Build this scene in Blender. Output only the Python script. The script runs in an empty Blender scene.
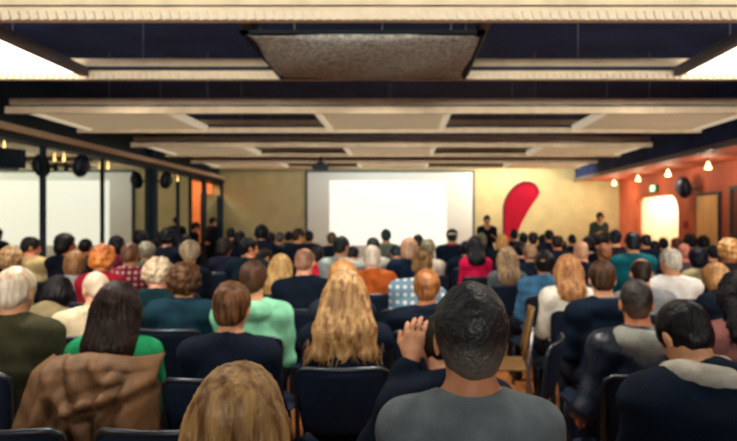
import bpy, math, random
import numpy as np
from mathutils import Vector, Matrix

R = math.radians
random.seed(7)
SC = bpy.context.scene
COL = SC.collection

# ------------------------------------------------------------------ camera, world, exposure
CAM_H, FPX, VPX, VPY = 1.5, 600.0, 404.0, 220.0
cam = bpy.data.cameras.new('camera')
cam_o = bpy.data.objects.new('camera', cam)
COL.objects.link(cam_o)
cam_o.location = (0, 0, CAM_H)
cam_o.rotation_euler = (R(90), 0, 0)
cam.sensor_width = 36.0
cam.lens = FPX / 737 * 36.0
cam.shift_x = -(VPX - 368.5) / 737
cam.clip_start = 0.05
cam.dof.use_dof = True
cam.dof.focus_distance = 0.75
cam.dof.aperture_fstop = 6.4
SC.camera = cam_o

world = bpy.data.worlds.new('world')
SC.world = world
world.use_nodes = True
wb = world.node_tree.nodes['Background']
wb.inputs[0].default_value = (0.24, 0.50, 0.85, 1)
wb.inputs[1].default_value = 0.16
SC.view_settings.view_transform = 'Standard'
SC.view_settings.look = 'None'
SC.view_settings.exposure = 0.0
SC.view_settings.gamma = 1.0

def lamp(name, kind, loc, energy, color, target=None, size=0.3, size_y=None, spot=None, blend=0.5, radius=0.05):
    l = bpy.data.lights.new(name, kind)
    l.energy = energy
    l.color = color
    if kind == 'AREA':
        l.size = size
        if size_y:
            l.shape = 'RECTANGLE'
            l.size_y = size_y
    else:
        l.shadow_soft_size = radius
    if kind == 'SPOT':
        l.spot_size = R(spot)
        l.spot_blend = blend
    o = bpy.data.objects.new(name, l)
    COL.objects.link(o)
    o.location = loc
    if target is not None:
        o.rotation_euler = (Vector(target) - Vector(loc)).to_track_quat('-Z', 'Y').to_euler()
    return o

WARM = (1.0, 0.80, 0.56)
CREAM = (1.0, 0.89, 0.74)
# linear wall washers under the ceiling in front of the back wall
lamp('wall_washer', 'AREA', (-4.0, 15.7, 3.3), 4, (1.0, 0.92, 0.70), (-4.0, 16.95, 1.6), size=2.2, size_y=0.15)
lamp('wall_washer', 'AREA', (3.0, 15.7, 3.3), 105, (1.0, 0.88, 0.70), (3.1, 16.95, 1.5), size=2.0, size_y=0.15)
lamp('wall_washer', 'AREA', (5.3, 15.9, 2.58), 14, WARM, (5.3, 16.95, 1.4), size=1.0, size_y=0.12)
lamp('screen_washer', 'AREA', (-0.4, 15.5, 3.3), 34, (0.93, 1.0, 0.97), (-0.4, 16.95, 1.7), size=3.6, size_y=0.15)
# ceiling fixtures of the rear half of the hall, above and behind the camera, shining on the near rows
lamp('rear_ceiling_light', 'AREA', (-3.85, 0.6, 2.85), 34, CREAM, (-3.6, 1.0, 0), size=1.7, size_y=1.6)
lamp('rear_ceiling_light', 'AREA', (3.45, 0.6, 2.85), 30, CREAM, (3.3, 1.0, 0), size=1.7, size_y=1.6)
# downlights over the hall, between the hanging frames
for x, y, e in ((-3.3, 6.5, 260), (-0.3, 6.5, 260), (2.8, 6.5, 240), (-3.0, 9.8, 110), (0.0, 9.8, 90), (2.8, 9.8, 110)):
    lamp('ceiling_downlight', 'SPOT', (x, y, 3.2), e, CREAM, (x, y + 0.3, 0), spot=125, blend=1.0, radius=0.15)
for x, y, e in ((-1.0, 2.2, 60), (0.7, 2.2, 60), (-2.0, 3.3, 170), (0.2, 3.3, 170), (2.4, 3.3, 110)):
    lamp('ceiling_downlight', 'SPOT', (x, y, 2.74), e, CREAM, (x, y + 0.3, 0), spot=125, blend=1.0, radius=0.15)
# added unseen fill behind the camera, aimed up at the ceiling rails
rw = lamp('rear_fill_light', 'AREA', (0.4, -2.9, 2.25), 85, (1.0, 0.92, 0.80), (0.4, 8, 2.85), size=9.0, size_y=0.6)
rw.data.spread = R(45)

# ------------------------------------------------------------------ materials
def lin(h):
    h = h.lstrip('#')
    out = []
    for i in (0, 2, 4):
        c = int(h[i:i + 2], 16) / 255
        out.append(c / 12.92 if c <= 0.04045 else ((c + 0.055) / 1.055) ** 2.4)
    return tuple(out)

MATS = {}
def mat(key, hexc, rough=0.6, metal=0.0, var=0.12, scale=30.0, bump=0.0, bscale=120.0, kind='noise', hex2=None, stretch=None, spec=0.3, coat=0.0):
    if key in MATS:
        return MATS[key]
    m = bpy.data.materials.new(key)
    m.use_nodes = True
    nt = m.node_tree
    b = nt.nodes['Principled BSDF']
    c = lin(hexc)
    c2 = lin(hex2) if hex2 else tuple(min(1, v * (1 + var * 2)) for v in c)
    c1 = c if hex2 else tuple(v * (1 - var) for v in c)
    b.inputs['Roughness'].default_value = rough
    b.inputs['Metallic'].default_value = metal
    b.inputs['Specular IOR Level'].default_value = spec
    b.inputs['Coat Weight'].default_value = coat
    tc = nt.nodes.new('ShaderNodeTexCoord')
    mp = nt.nodes.new('ShaderNodeMapping')
    nt.links.new(tc.outputs['Object'], mp.inputs[0])
    if stretch:
        mp.inputs['Scale'].default_value = stretch
    if kind == 'plaid':
        mix = None
        fac = []
        for ax in ('X', 'Z'):
            w = nt.nodes.new('ShaderNodeTexWave')
            w.bands_direction = ax
            w.inputs['Scale'].default_value = scale
            w.inputs['Distortion'].default_value = 0.6
            nt.links.new(mp.outputs[0], w.inputs[0])
            fac.append(w.outputs['Fac'])
        mm = nt.nodes.new('ShaderNodeMath')
        mm.operation = 'MULTIPLY'
        nt.links.new(fac[0], mm.inputs[0])
        nt.links.new(fac[1], mm.inputs[1])
        facout = mm.outputs[0]
    else:
        n = nt.nodes.new('ShaderNodeTexNoise')
        n.inputs['Scale'].default_value = scale
        n.inputs['Detail'].default_value = 4
        nt.links.new(mp.outputs[0], n.inputs[0])
        facout = n.outputs['Fac']
    rp = nt.nodes.new('ShaderNodeValToRGB')
    rp.color_ramp.elements[0].position = 0.35
    rp.color_ramp.elements[1].position = 0.66
    rp.color_ramp.elements[0].color = (*c1, 1)
    rp.color_ramp.elements[1].color = (*c2, 1)
    nt.links.new(facout, rp.inputs[0])
    nt.links.new(rp.outputs[0], b.inputs['Base Color'])
    if bump > 0:
        n2 = nt.nodes.new('ShaderNodeTexNoise')
        n2.inputs['Scale'].default_value = bscale
        n2.inputs['Detail'].default_value = 3
        nt.links.new(mp.outputs[0], n2.inputs[0])
        bp = nt.nodes.new('ShaderNodeBump')
        bp.inputs['Strength'].default_value = bump
        bp.inputs['Distance'].default_value = 0.01
        nt.links.new(n2.outputs['Fac'], bp.inputs['Height'])
        nt.links.new(bp.outputs[0], b.inputs['Normal'])
    MATS[key] = m
    return m

def emat(key, hexc, strength, base=None):
    if key in MATS:
        return MATS[key]
    m = bpy.data.materials.new(key)
    m.use_nodes = True
    b = m.node_tree.nodes['Principled BSDF']
    b.inputs['Base Color'].default_value = (*lin(base or hexc), 1)
    b.inputs['Emission Color'].default_value = (*lin(hexc), 1)
    b.inputs['Emission Strength'].default_value = strength
    b.inputs['Roughness'].default_value = 0.6
    MATS[key] = m
    return m

def deep(hexc):
    """lifts dark cloth to navy, putting a bluish shadow tone into its colour"""
    c = [int(hexc[i:i + 2], 16) for i in (0, 2, 4)]
    if max(c) < 0x40:
        c = [max(c[0], 4), max(c[1], 0x16), max(c[2], 0x27)]
    return '%02x%02x%02x' % tuple(c)
def cloth(hexc, kind='cloth'):
    hexc = deep(hexc)
    if kind == 'leather':
        return mat('leather_' + hexc, hexc, rough=0.38, var=0.2, scale=14, bump=0.35, bscale=60, spec=0.5)
    if kind == 'denim':
        return mat('denim_' + hexc, hexc, rough=0.8, var=0.3, scale=9, bump=0.3, bscale=220)
    return mat('cloth_' + hexc, hexc, rough=0.85, var=0.16, scale=12, bump=0.35, bscale=160, spec=0.15)
def hairm(hexc, hex2=None):
    return mat('hair_' + hexc + (hex2 or ''), hexc, rough=0.38, var=0.38, scale=26, bump=0.6, bscale=60, stretch=(1.6, 1.6, 0.22), spec=0.6 if int(hexc[:2], 16) > 0x40 else 0.22, hex2=hex2)
def fade_hair(z0, z1, dark, pale):
    """cropped hair, dark on the crown, peppered paler towards the nape"""
    m = bpy.data.materials.new('hair_fade')
    m.use_nodes = True
    nt = m.node_tree
    b = nt.nodes['Principled BSDF']
    b.inputs['Roughness'].default_value = 0.5
    tc = nt.nodes.new('ShaderNodeTexCoord')
    sp = nt.nodes.new('ShaderNodeSeparateXYZ')
    nt.links.new(tc.outputs['Object'], sp.inputs[0])
    no = nt.nodes.new('ShaderNodeTexNoise')
    no.inputs['Scale'].default_value = 70
    nt.links.new(tc.outputs['Object'], no.inputs[0])
    mr = nt.nodes.new('ShaderNodeMapRange')
    mr.inputs[1].default_value = z0
    mr.inputs[2].default_value = z1
    nt.links.new(sp.outputs['Z'], mr.inputs[0])
    ad = nt.nodes.new('ShaderNodeMath')
    ad.operation = 'MULTIPLY_ADD'
    nt.links.new(no.outputs['Fac'], ad.inputs[0])
    ad.inputs[1].default_value = 0.4
    nt.links.new(mr.outputs[0], ad.inputs[2])
    rp = nt.nodes.new('ShaderNodeValToRGB')
    rp.color_ramp.elements[0].position = 0.25
    rp.color_ramp.elements[1].position = 0.80
    rp.color_ramp.elements[0].color = (*lin(pale), 1)
    rp.color_ramp.elements[1].color = (*lin(dark), 1)
    nt.links.new(ad.outputs[0], rp.inputs[0])
    nt.links.new(rp.outputs[0], b.inputs['Base Color'])
    bp = nt.nodes.new('ShaderNodeBump')
    bp.inputs['Strength'].default_value = 0.6
    bp.inputs['Distance'].default_value = 0.01
    nt.links.new(no.outputs['Fac'], bp.inputs['Height'])
    nt.links.new(bp.outputs[0], b.inputs['Normal'])
    return m
def skinm(hexc):
    return mat('skin_' + hexc, hexc, rough=0.5, var=0.06, scale=18, bump=0.08, bscale=180, spec=0.35)

# ------------------------------------------------------------------ mesh helpers
def new_obj(name, verts, faces, mats, parent=None, loc=None, smooth=True, midx=None):
    me = bpy.data.meshes.new(name)
    if isinstance(faces, np.ndarray):
        nv, nf = len(verts), len(faces)
        me.vertices.add(nv)
        me.vertices.foreach_set('co', np.asarray(verts, np.float32).ravel())
        me.loops.add(nf * 4)
        me.loops.foreach_set('vertex_index', faces.astype(np.int32).ravel())
        me.polygons.add(nf)
        me.polygons.foreach_set('loop_start', np.arange(0, nf * 4, 4, dtype=np.int32))
        me.update(calc_edges=True)
        me.validate()
    else:
        me.from_pydata([tuple(v) for v in verts], [], faces)
    if not isinstance(mats, (list, tuple)):
        mats = [mats]
    for m in mats:
        me.materials.append(m)
    n = len(me.polygons)
    if smooth:
        me.polygons.foreach_set('use_smooth', np.ones(n, bool))
    if midx is not None and len(midx) == n:
        me.polygons.foreach_set('material_index', np.asarray(midx, np.int32))
    me.update()
    o = bpy.data.objects.new(name, me)
    COL.objects.link(o)
    if parent:
        o.parent = parent
    if loc is not None:
        o.location = loc
    return o

class MB:
    """collects boxes, tubes and prisms into one mesh"""
    def __init__(self):
        self.v, self.f, self.m = [], [], []
    def add(self, vs, fs, mi=0):
        n = len(self.v)
        self.v += [tuple(v) for v in vs]
        self.f += [tuple(i + n for i in f) for f in fs]
        self.m += [mi] * len(fs)
        return self
    def box(self, lo, hi, mi=0):
        x0, y0, z0 = lo
        x1, y1, z1 = hi
        vs = [(x0, y0, z0), (x1, y0, z0), (x1, y1, z0), (x0, y1, z0), (x0, y0, z1), (x1, y0, z1), (x1, y1, z1), (x0, y1, z1)]
        return self.add(vs, [(0, 3, 2, 1), (4, 5, 6, 7), (0, 1, 5, 4), (1, 2, 6, 5), (2, 3, 7, 6), (3, 0, 4, 7)], mi)
    def tube(self, pts, r, n=8, mi=0):
        pts = [Vector(p) for p in pts]
        rs = r if isinstance(r, (list, tuple)) else [r] * len(pts)
        vs, fs = [], []
        up = None
        for i, p in enumerate(pts):
            t = (pts[min(i + 1, len(pts) - 1)] - pts[max(i - 1, 0)]).normalized()
            if up is None:
                up = Vector((0, 0, 1)) if abs(t.z) < 0.9 else Vector((1, 0, 0))
            a = (up - t * up.dot(t)).normalized()
            up = a
            b = t.cross(a)
            for k in range(n):
                q = 2 * math.pi * k / n
                vs.append(p + (a * math.cos(q) + b * math.sin(q)) * rs[i])
        for i in range(len(pts) - 1):
            for k in range(n):
                k2 = (k + 1) % n
                fs.append((i * n + k, i * n + k2, (i + 1) * n + k2, (i + 1) * n + k))
        fs.append(tuple(reversed(range(n))))
        fs.append(tuple((len(pts) - 1) * n + k for k in range(n)))
        return self.add(vs, fs, mi)
    def lathe(self, prof, n=20, mi=0, M=None):
        vs, fs = [], []
        for r, z in prof:
            for k in range(n):
                q = 2 * math.pi * k / n
                v = Vector((r * math.cos(q), r * math.sin(q), z))
                vs.append(M @ v if M else v)
        for i in range(len(prof) - 1):
            for k in range(n):
                k2 = (k + 1) % n
                fs.append((i * n + k, i * n + k2, (i + 1) * n + k2, (i + 1) * n + k))
        fs.append(tuple(reversed(range(n))))
        fs.append(tuple((len(prof) - 1) * n + k for k in range(n)))
        return self.add(vs, fs, mi)
    def prism(self, poly, axis, a0, a1, mi=0):
        """poly of 2-D points extruded along axis 0/1/2"""
        n = len(poly)
        def P(u, w, a):
            return {0: (a, u, w), 1: (u, a, w), 2: (u, w, a)}[axis]
        vs = [P(u, w, a0) for u, w in poly] + [P(u, w, a1) for u, w in poly]
        fs = [tuple(range(n)), tuple(range(2 * n - 1, n - 1, -1))]
        fs += [(k, k + n, (k + 1) % n + n, (k + 1) % n) for k in range(n)]
        return self.add(vs, fs, mi)
    def build(self, name, mats, parent=None, loc=None, smooth=False, bevel=0.0, kind=None):
        o = new_obj(name, self.v, self.f, mats, parent, loc, smooth, self.m)
        if bevel:
            md = o.modifiers.new('bevel', 'BEVEL')
            md.width = bevel
            md.segments = 2
            md.limit_method = 'ANGLE'
        if kind:
            o['kind'] = kind
        return o

def tag(o, label, cat, group=None):
    o['label'] = label
    o['category'] = cat
    if group:
        o['group'] = group
    return o

def empty(name, loc=(0, 0, 0), rz=0.0):
    o = bpy.data.objects.new(name, None)
    COL.objects.link(o)
    o.location = loc
    o.rotation_euler = (0, 0, rz)
    return o

def copy_tree(o, parent=None):
    c = o.copy()
    COL.objects.link(c)
    c.parent = parent
    for ch in list(o.children):
        copy_tree(ch, c)
    return c

# ------------------------------------------------------------------ implicit surfaces for bodies, hair and clothes
class Field:
    def __init__(self, lo, hi, h):
        self.lo = np.array(lo, float)
        self.h = h
        self.n = np.ceil((np.array(hi) - self.lo) / h).astype(int) + 1
        self.D = np.full(tuple(self.n), 1.0, np.float32)
    def _win(self, lo, hi):
        i0 = np.clip(np.floor((np.array(lo) - self.lo) / self.h).astype(int), 0, self.n)
        i1 = np.clip(np.ceil((np.array(hi) - self.lo) / self.h).astype(int) + 1, 0, self.n)
        if np.any(i1 <= i0):
            return None
        sl = tuple(slice(a, b) for a, b in zip(i0, i1))
        ax = [self.lo[k] + self.h * np.arange(i0[k], i1[k]) for k in range(3)]
        X = ax[0][:, None, None].astype(np.float32)
        Y = ax[1][None, :, None].astype(np.float32)
        Z = ax[2][None, None, :].astype(np.float32)
        return sl, X, Y, Z
    def _put(self, sl, d, k, mode):
        A = self.D[sl]
        if mode == 'u':
            if k > 0:
                t = np.maximum(k - np.abs(A - d), 0) / k
                self.D[sl] = np.minimum(A, d) - t * t * k * 0.25
            else:
                self.D[sl] = np.minimum(A, d)
        else:
            d = -d
            if k > 0:
                t = np.maximum(k - np.abs(A - d), 0) / k
                self.D[sl] = np.maximum(A, d) + t * t * k * 0.25
            else:
                self.D[sl] = np.maximum(A, d)
    def cone(self, a, b, ra, rb, k=0.02, mode='u', flat=None):
        a = np.array(a, float)
        b = np.array(b, float)
        m = max(ra, rb) + k + 3 * self.h
        w = self._win(np.minimum(a, b) - m, np.maximum(a, b) + m)
        if w is None:
            return self
        sl, X, Y, Z = w
        px, py, pz = X - a[0], Y - a[1], Z - a[2]
        ba = b - a
        fs = 1.0
        if flat is not None:
            nv, f = flat
            nv = np.array(nv, float)
            nv /= np.linalg.norm(nv)
            s = (px * nv[0] + py * nv[1] + pz * nv[2]) * (1 / f - 1)
            px, py, pz = px + s * nv[0], py + s * nv[1], pz + s * nv[2]
            ba = ba + nv * np.dot(ba, nv) * (1 / f - 1)
            fs = 0.5 * (1 + f)
        L = max(np.dot(ba, ba), 1e-9)
        t = np.clip((px * ba[0] + py * ba[1] + pz * ba[2]) / L, 0, 1)
        d = np.sqrt((px - t * ba[0]) ** 2 + (py - t * ba[1]) ** 2 + (pz - t * ba[2]) ** 2) - (ra + (rb - ra) * t)
        self._put(sl, d * fs, k, mode)
        return self
    def ell(self, c, r, k=0.02, mode='u', Rm=None):
        c = np.array(c, float)
        r = np.array(r, float)
        m = r.max() + k + 3 * self.h
        w = self._win(c - m, c + m)
        if w is None:
            return self
        sl, X, Y, Z = w
        px, py, pz = X - c[0], Y - c[1], Z - c[2]
        if Rm is not None:
            M = np.array(Rm)
            px, py, pz = (px * M[0, j] + py * M[1, j] + pz * M[2, j] for j in range(3))
        k0 = np.sqrt((px / r[0]) ** 2 + (py / r[1]) ** 2 + (pz / r[2]) ** 2)
        k1 = np.sqrt((px / r[0] ** 2) ** 2 + (py / r[1] ** 2) ** 2 + (pz / r[2] ** 2) ** 2)
        d = k0 * (k0 - 1) / np.maximum(k1, 1e-6)
        self._put(sl, d, k, mode)
        return self
    def cut(self, n, p, k=0.0):
        """remove what lies on the n side of the plane through p"""
        sl, X, Y, Z = self._win(self.lo, self.lo + self.h * self.n)
        n = np.array(n, float)
        n /= np.linalg.norm(n)
        d = (X - p[0]) * n[0] + (Y - p[1]) * n[1] + (Z - p[2]) * n[2]
        self._put(sl, -d, k, 's')
        return self
    def wrinkle(self, amp, freq, seed, stretch=(1, 1, 1)):
        sl, X, Y, Z = self._win(self.lo, self.lo + self.h * self.n)
        rs = np.random.RandomState(seed)
        near = np.abs(self.D) < amp * 2 + 4 * self.h
        ii = np.nonzero(near)
        p = np.stack([X[ii[0], 0, 0] * stretch[0], Y[0, ii[1], 0] * stretch[1], Z[0, 0, ii[2]] * stretch[2]])
        v = np.zeros(p.shape[1])
        wv = rs.randn(3, 3) * 0.5
        q = p + 0.25 / freq * np.sin(wv @ p * freq)
        for o in range(5):
            dr = rs.randn(3)
            dr /= np.linalg.norm(dr)
            f = freq * (0.7 + 0.45 * o)
            v += np.sin(dr @ q * f * 6.28 + rs.rand() * 6.28) / (1 + 0.45 * o)
        self.D[ii] += (amp * v / 2.2).astype(np.float32)
        return self
    def strands(self, amp, c, n=34, seed=0, wave=9.0, wobble=1.0):
        """grooves that run down the hair round the vertical through c"""
        sl, X, Y, Z = self._win(self.lo, self.lo + self.h * self.n)
        ii = np.nonzero(np.abs(self.D) < amp * 2 + 4 * self.h)
        x, y, z = X[ii[0], 0, 0] - c[0], Y[0, ii[1], 0] - c[1], Z[0, 0, ii[2]] - c[2]
        th = np.arctan2(x, -y)
        th = th + wobble * 0.10 * np.sin(z * wave * 2.1 + th * 5) + wobble * 0.06 * np.sin(z * wave * 4.3 + th * 11)
        v = np.sin(th * n + seed) + 0.6 * np.sin(th * n * 1.73 + 1.3 + seed) + 0.35 * np.sin(th * n * 2.9 + z * 25)
        self.D[ii] += (amp * v * 0.55).astype(np.float32)
        return self
    def mesh(self):
        D = self.D.copy()
        D[0], D[-1], D[:, 0], D[:, -1], D[:, :, 0], D[:, :, -1] = (1e-3,) * 6 if False else tuple(np.maximum(a, 1e-3) for a in (D[0], D[-1], D[:, 0], D[:, -1], D[:, :, 0], D[:, :, -1]))
        s = D < 0
        cnt = np.zeros(tuple(np.array(s.shape) - 1), np.int8)
        for dx in (0, 1):
            for dy in (0, 1):
                for dz in (0, 1):
                    cnt += s[dx:s.shape[0] - 1 + dx, dy:s.shape[1] - 1 + dy, dz:s.shape[2] - 1 + dz]
        ci = np.nonzero((cnt > 0) & (cnt < 8))
        N = len(ci[0])
        idx = np.full(cnt.shape, -1, np.int32)
        idx[ci] = np.arange(N)
        acc = np.zeros((N, 3))
        w = np.zeros(N)
        cr = {}
        for dx in (0, 1):
            for dy in (0, 1):
                for dz in (0, 1):
                    cr[dx, dy, dz] = D[ci[0] + dx, ci[1] + dy, ci[2] + dz]
        for ax in range(3):
            for u in (0, 1):
                for v in (0, 1):
                    p = [0, 0, 0]
                    o1, o2 = [k for k in range(3) if k != ax]
                    p[o1], p[o2] = u, v
                    q = list(p)
                    q[ax] = 1
                    d0, d1 = cr[tuple(p)], cr[tuple(q)]
                    m = (d0 < 0) != (d1 < 0)
                    t = np.where(m, d0 / np.where(m, d0 - d1, 1), 0)
                    for k in range(3):
                        acc[:, k] += np.where(m, p[k] if k != ax else t, 0)
                    w += m
        V = self.lo + self.h * (np.stack(ci, 1) + acc / w[:, None])
        F = []
        for ax in range(3):
            o1, o2 = [k for k in range(3) if k != ax]
            s0 = np.take(s, range(s.shape[ax] - 1), ax)
            s1 = np.take(s, range(1, s.shape[ax]), ax)
            e = np.nonzero(s0 != s1)
            e = [np.array(a) for a in e]
            ok = (e[o1] > 0) & (e[o2] > 0) & (e[o1] < s.shape[o1] - 1) & (e[o2] < s.shape[o2] - 1)
            e = [a[ok] for a in e]
            ins = s[e[0], e[1], e[2]]
            def cell(a, b):
                q = list(e)
                q[o1] = e[o1] - a
                q[o2] = e[o2] - b
                return idx[q[0], q[1], q[2]]
            quad = np.stack([cell(1, 1), cell(0, 1), cell(0, 0), cell(1, 0)], 1)
            flip = ~ins if ax != 1 else ins
            quad[flip] = quad[flip][:, ::-1]
            F.append(quad)
        F = np.concatenate(F)
        F = F[(F >= 0).all(1)]
        return V, F

# ------------------------------------------------------------------ people
def V3(*a):
    return np.array(a, float)

def hand(F, wrist, f, nrm, curl, side, k=0.008):
    """palm, four unequal curled fingers and a thumb; f = finger direction, nrm = back of the hand"""
    f = f / np.linalg.norm(f)
    s = np.cross(f, nrm)
    s /= np.linalg.norm(s)
    n = np.cross(s, f)
    F.cone(wrist, wrist + f * 0.03, 0.024, 0.026, 0.02, flat=(n, 0.75))
    F.cone(wrist + f * 0.03 + s * 0.016, wrist + f * 0.088 + s * 0.022, 0.022, 0.019, 0.015, flat=(n, 0.6))
    F.cone(wrist + f * 0.03 - s * 0.016, wrist + f * 0.086 - s * 0.022, 0.022, 0.019, 0.015, flat=(n, 0.6))
    for j, (o, L) in enumerate(((0.033, 0.070), (0.011, 0.082), (-0.011, 0.076), (-0.033, 0.058))):
        p = wrist + f * (0.092 - 0.004 * abs(j - 1)) + s * o
        a = math.radians(curl * 0.35)
        q = p - f * 0.02
        for seg in (0.45, 0.32, 0.23):
            dr = f * math.cos(a) - n * math.sin(a) + s * o * 1.2
            p2 = p + dr * L * seg
            F.cone(q, p2, 0.0092, 0.0082, 0.004)
            q = p = p2
            a += math.radians(curl * 0.8)
    th = s * side
    b = wrist + f * 0.028 + th * 0.026
    m = b + f * 0.030 + th * 0.026 - n * 0.008
    F.cone(b, m, 0.014, 0.011, 0.012)
    F.cone(m, m + f * 0.034 + th * 0.006 - n * 0.010, 0.0105, 0.0088, 0.004)

def hair_field(F, Hd, Rh, style, L, W, near, cap=False, wave=0.012, hs=1.0):
    P = lambda x, y, z: Hd + Rh @ V3(x, y, z) * hs
    E = lambda c, r, k=0.02, mode='u': F.ell(P(*c), V3(*r) * hs, k, mode, Rh)
    C = lambda a, b, ra, rb, k=0.02, mode='u', flat=None: F.cone(P(*a), P(*b), ra, rb, k, mode, flat)
    thick = {'buzz': 0.004, 'crew': 0.009, 'balding': 0.007}.get(style, 0.013)
    E((0, -0.014, 0.028), (0.073 + thick, 0.092 + thick, 0.088 + thick), 0)
    E((0, -0.045, -0.035), (0.058 + thick * 0.7, 0.052 + thick * 0.7, 0.058), 0.02)
    if style in ('curly', 'bob', 'long', 'pixie'):
        E((0, -0.02, 0.03), (0.094, 0.108, 0.098), 0.02)
    if style == 'curly':
        E((0, -0.03, -0.01), (0.105, 0.10, 0.10), 0.03)
    if style == 'bob':
        E((0, -0.03, -0.05), (0.098, 0.088, 0.105), 0.03)
    # the face stays clear; so do the ears on short cuts
    E((0, 0.115, -0.045), (0.078, 0.095, 0.115), 0.012, 's')
    if style in ('short', 'crew', 'buzz', 'balding', 'bun', 'pony'):
        for sx in (-1, 1):
            E((sx * 0.098, -0.045, -0.085), (0.045, 0.06, 0.055), 0.02, 's')
            E((sx * 0.088, 0.006, -0.022), (0.030, 0.024, 0.040), 0.01, 's')
        F.cut(Rh @ V3(0, 0.45, -1), P(0, -0.06, -0.082), 0.01)
    elif style in ('pixie', 'curly'):
        F.cut(Rh @ V3(0, 0.3, -1), P(0, -0.06, -0.095), 0.015)
    elif style == 'bob':
        F.cut(Rh @ V3(0, 0.1, -1), P(0, -0.06, -0.125), 0.015)
    if style == 'balding':
        E((0, 0.005, 0.105), (0.062, 0.092, 0.060), 0.012, 's')
    if style == 'crew':
        E((0, 0.03, 0.085), (0.055, 0.05, 0.035), 0.02)
    if style == 'bun':
        E((0, -0.105, 0.070), (0.042, 0.040, 0.040), 0.008)
    if style == 'pony':
        C((0, -0.105, 0.03), (0, -0.145, -0.02), 0.026, 0.032, 0.01)
        C((0, -0.145, -0.02), (0, -0.15, -0.20), 0.034, 0.014, 0.015)
    if style == 'long':
        down = V3(0, 0, -1)
        base = P(0, -0.03, 0.0)
        back = V3(0, -0.075, 0)
        for sx, w in ((-1, 1.0), (0, 1.0), (1, 1.0)):
            a = P(sx * 0.045, -0.035, -0.02)
            b = V3(Hd[0] + sx * W * 0.55, Hd[1] - 0.095 - 0.02 * (sx == 0), Hd[2] - 0.16)
            c = V3(Hd[0] + sx * W * 0.72, Hd[1] - 0.118, Hd[2] - L + 0.03 * abs(sx))
            F.cone(a, b, 0.072, 0.062, 0.03, flat=((0, 1, 0), 0.8))
            F.cone(b, c, 0.062, 0.042, 0.03, flat=((0, 1, 0), 0.55))
        E((0, 0.115, -0.045), (0.075, 0.09, 0.125), 0.012, 's')
    if cap:
        F.cut(Rh @ V3(0, 0.35, -1), P(0, -0.06, -0.03), 0.03)
    amp = {'curly': 0.012, 'long': 0.006, 'bob': 0.005, 'pixie': 0.006}.get(style, 0.003)
    if style == 'curly':
        F.wrinkle(amp, 16, 3)
    elif style in ('long', 'bob', 'pony'):
        F.strands(amp * (0.6 if wave < 0.01 else 1), P(0, -0.01, 0), seed=L * 40, wobble=wave / 0.012)
    else:
        F.wrinkle(0.003 if near else 0.0055, 16, 5 + int(Hd[2] * 997) % 50, (1, 1, 0.55))

def strand_tubes(Hd, Rh, L, W, n, seed, wave=0.012):
    rs = random.Random(seed)
    Vs, Fs = [], []
    for i in range(n):
        a = R(rs.uniform(-112, 112))
        tip = L * rs.uniform(0.82, 1.12)
        r0 = 0.094
        st = Hd + Rh @ V3(math.sin(a) * r0 * 0.95, -0.02 - math.cos(a) * r0 * 1.0, rs.uniform(-0.01, 0.05))
        sx = math.sin(a) * W * rs.uniform(0.9, 1.1)
        en = V3(Hd[0] + sx, Hd[1] - 0.115 - 0.022 * max(0, math.cos(a)) + rs.uniform(-0.012, 0.006), Hd[2] - tip)
        md = V3(Hd[0] + (st[0] - Hd[0]) * 0.5 + sx * 0.55, Hd[1] - 0.075 - 0.05 * max(0, math.cos(a)), Hd[2] - 0.14)
        ph, fr = rs.uniform(0, 6.28), rs.uniform(8, 14)
        m = 9
        rad = rs.uniform(0.004, 0.008)
        for j in range(m + 1):
            t = j / m
            p = st * (1 - t) ** 2 + md * 2 * t * (1 - t) + en * t * t
            wv = wave * t * math.sin(ph + fr * t)
            p = p + V3(wv, wv * 0.3, 0)
            r = rad * (1 - t * 0.85)
            b = len(Vs)
            for q in range(4):
                th = q * math.pi / 2
                Vs.append(p + V3(math.cos(th) * r, math.sin(th) * r, 0))
            if j:
                for q in range(4):
                    q2 = (q + 1) % 4
                    Fs.append((b - 4 + q, b - 4 + q2, b + q2, b + q))
    return np.array(Vs), np.array(Fs)

CHAIR = None
NEARW = {'6f94ac': 'e2e6e4'}

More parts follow.
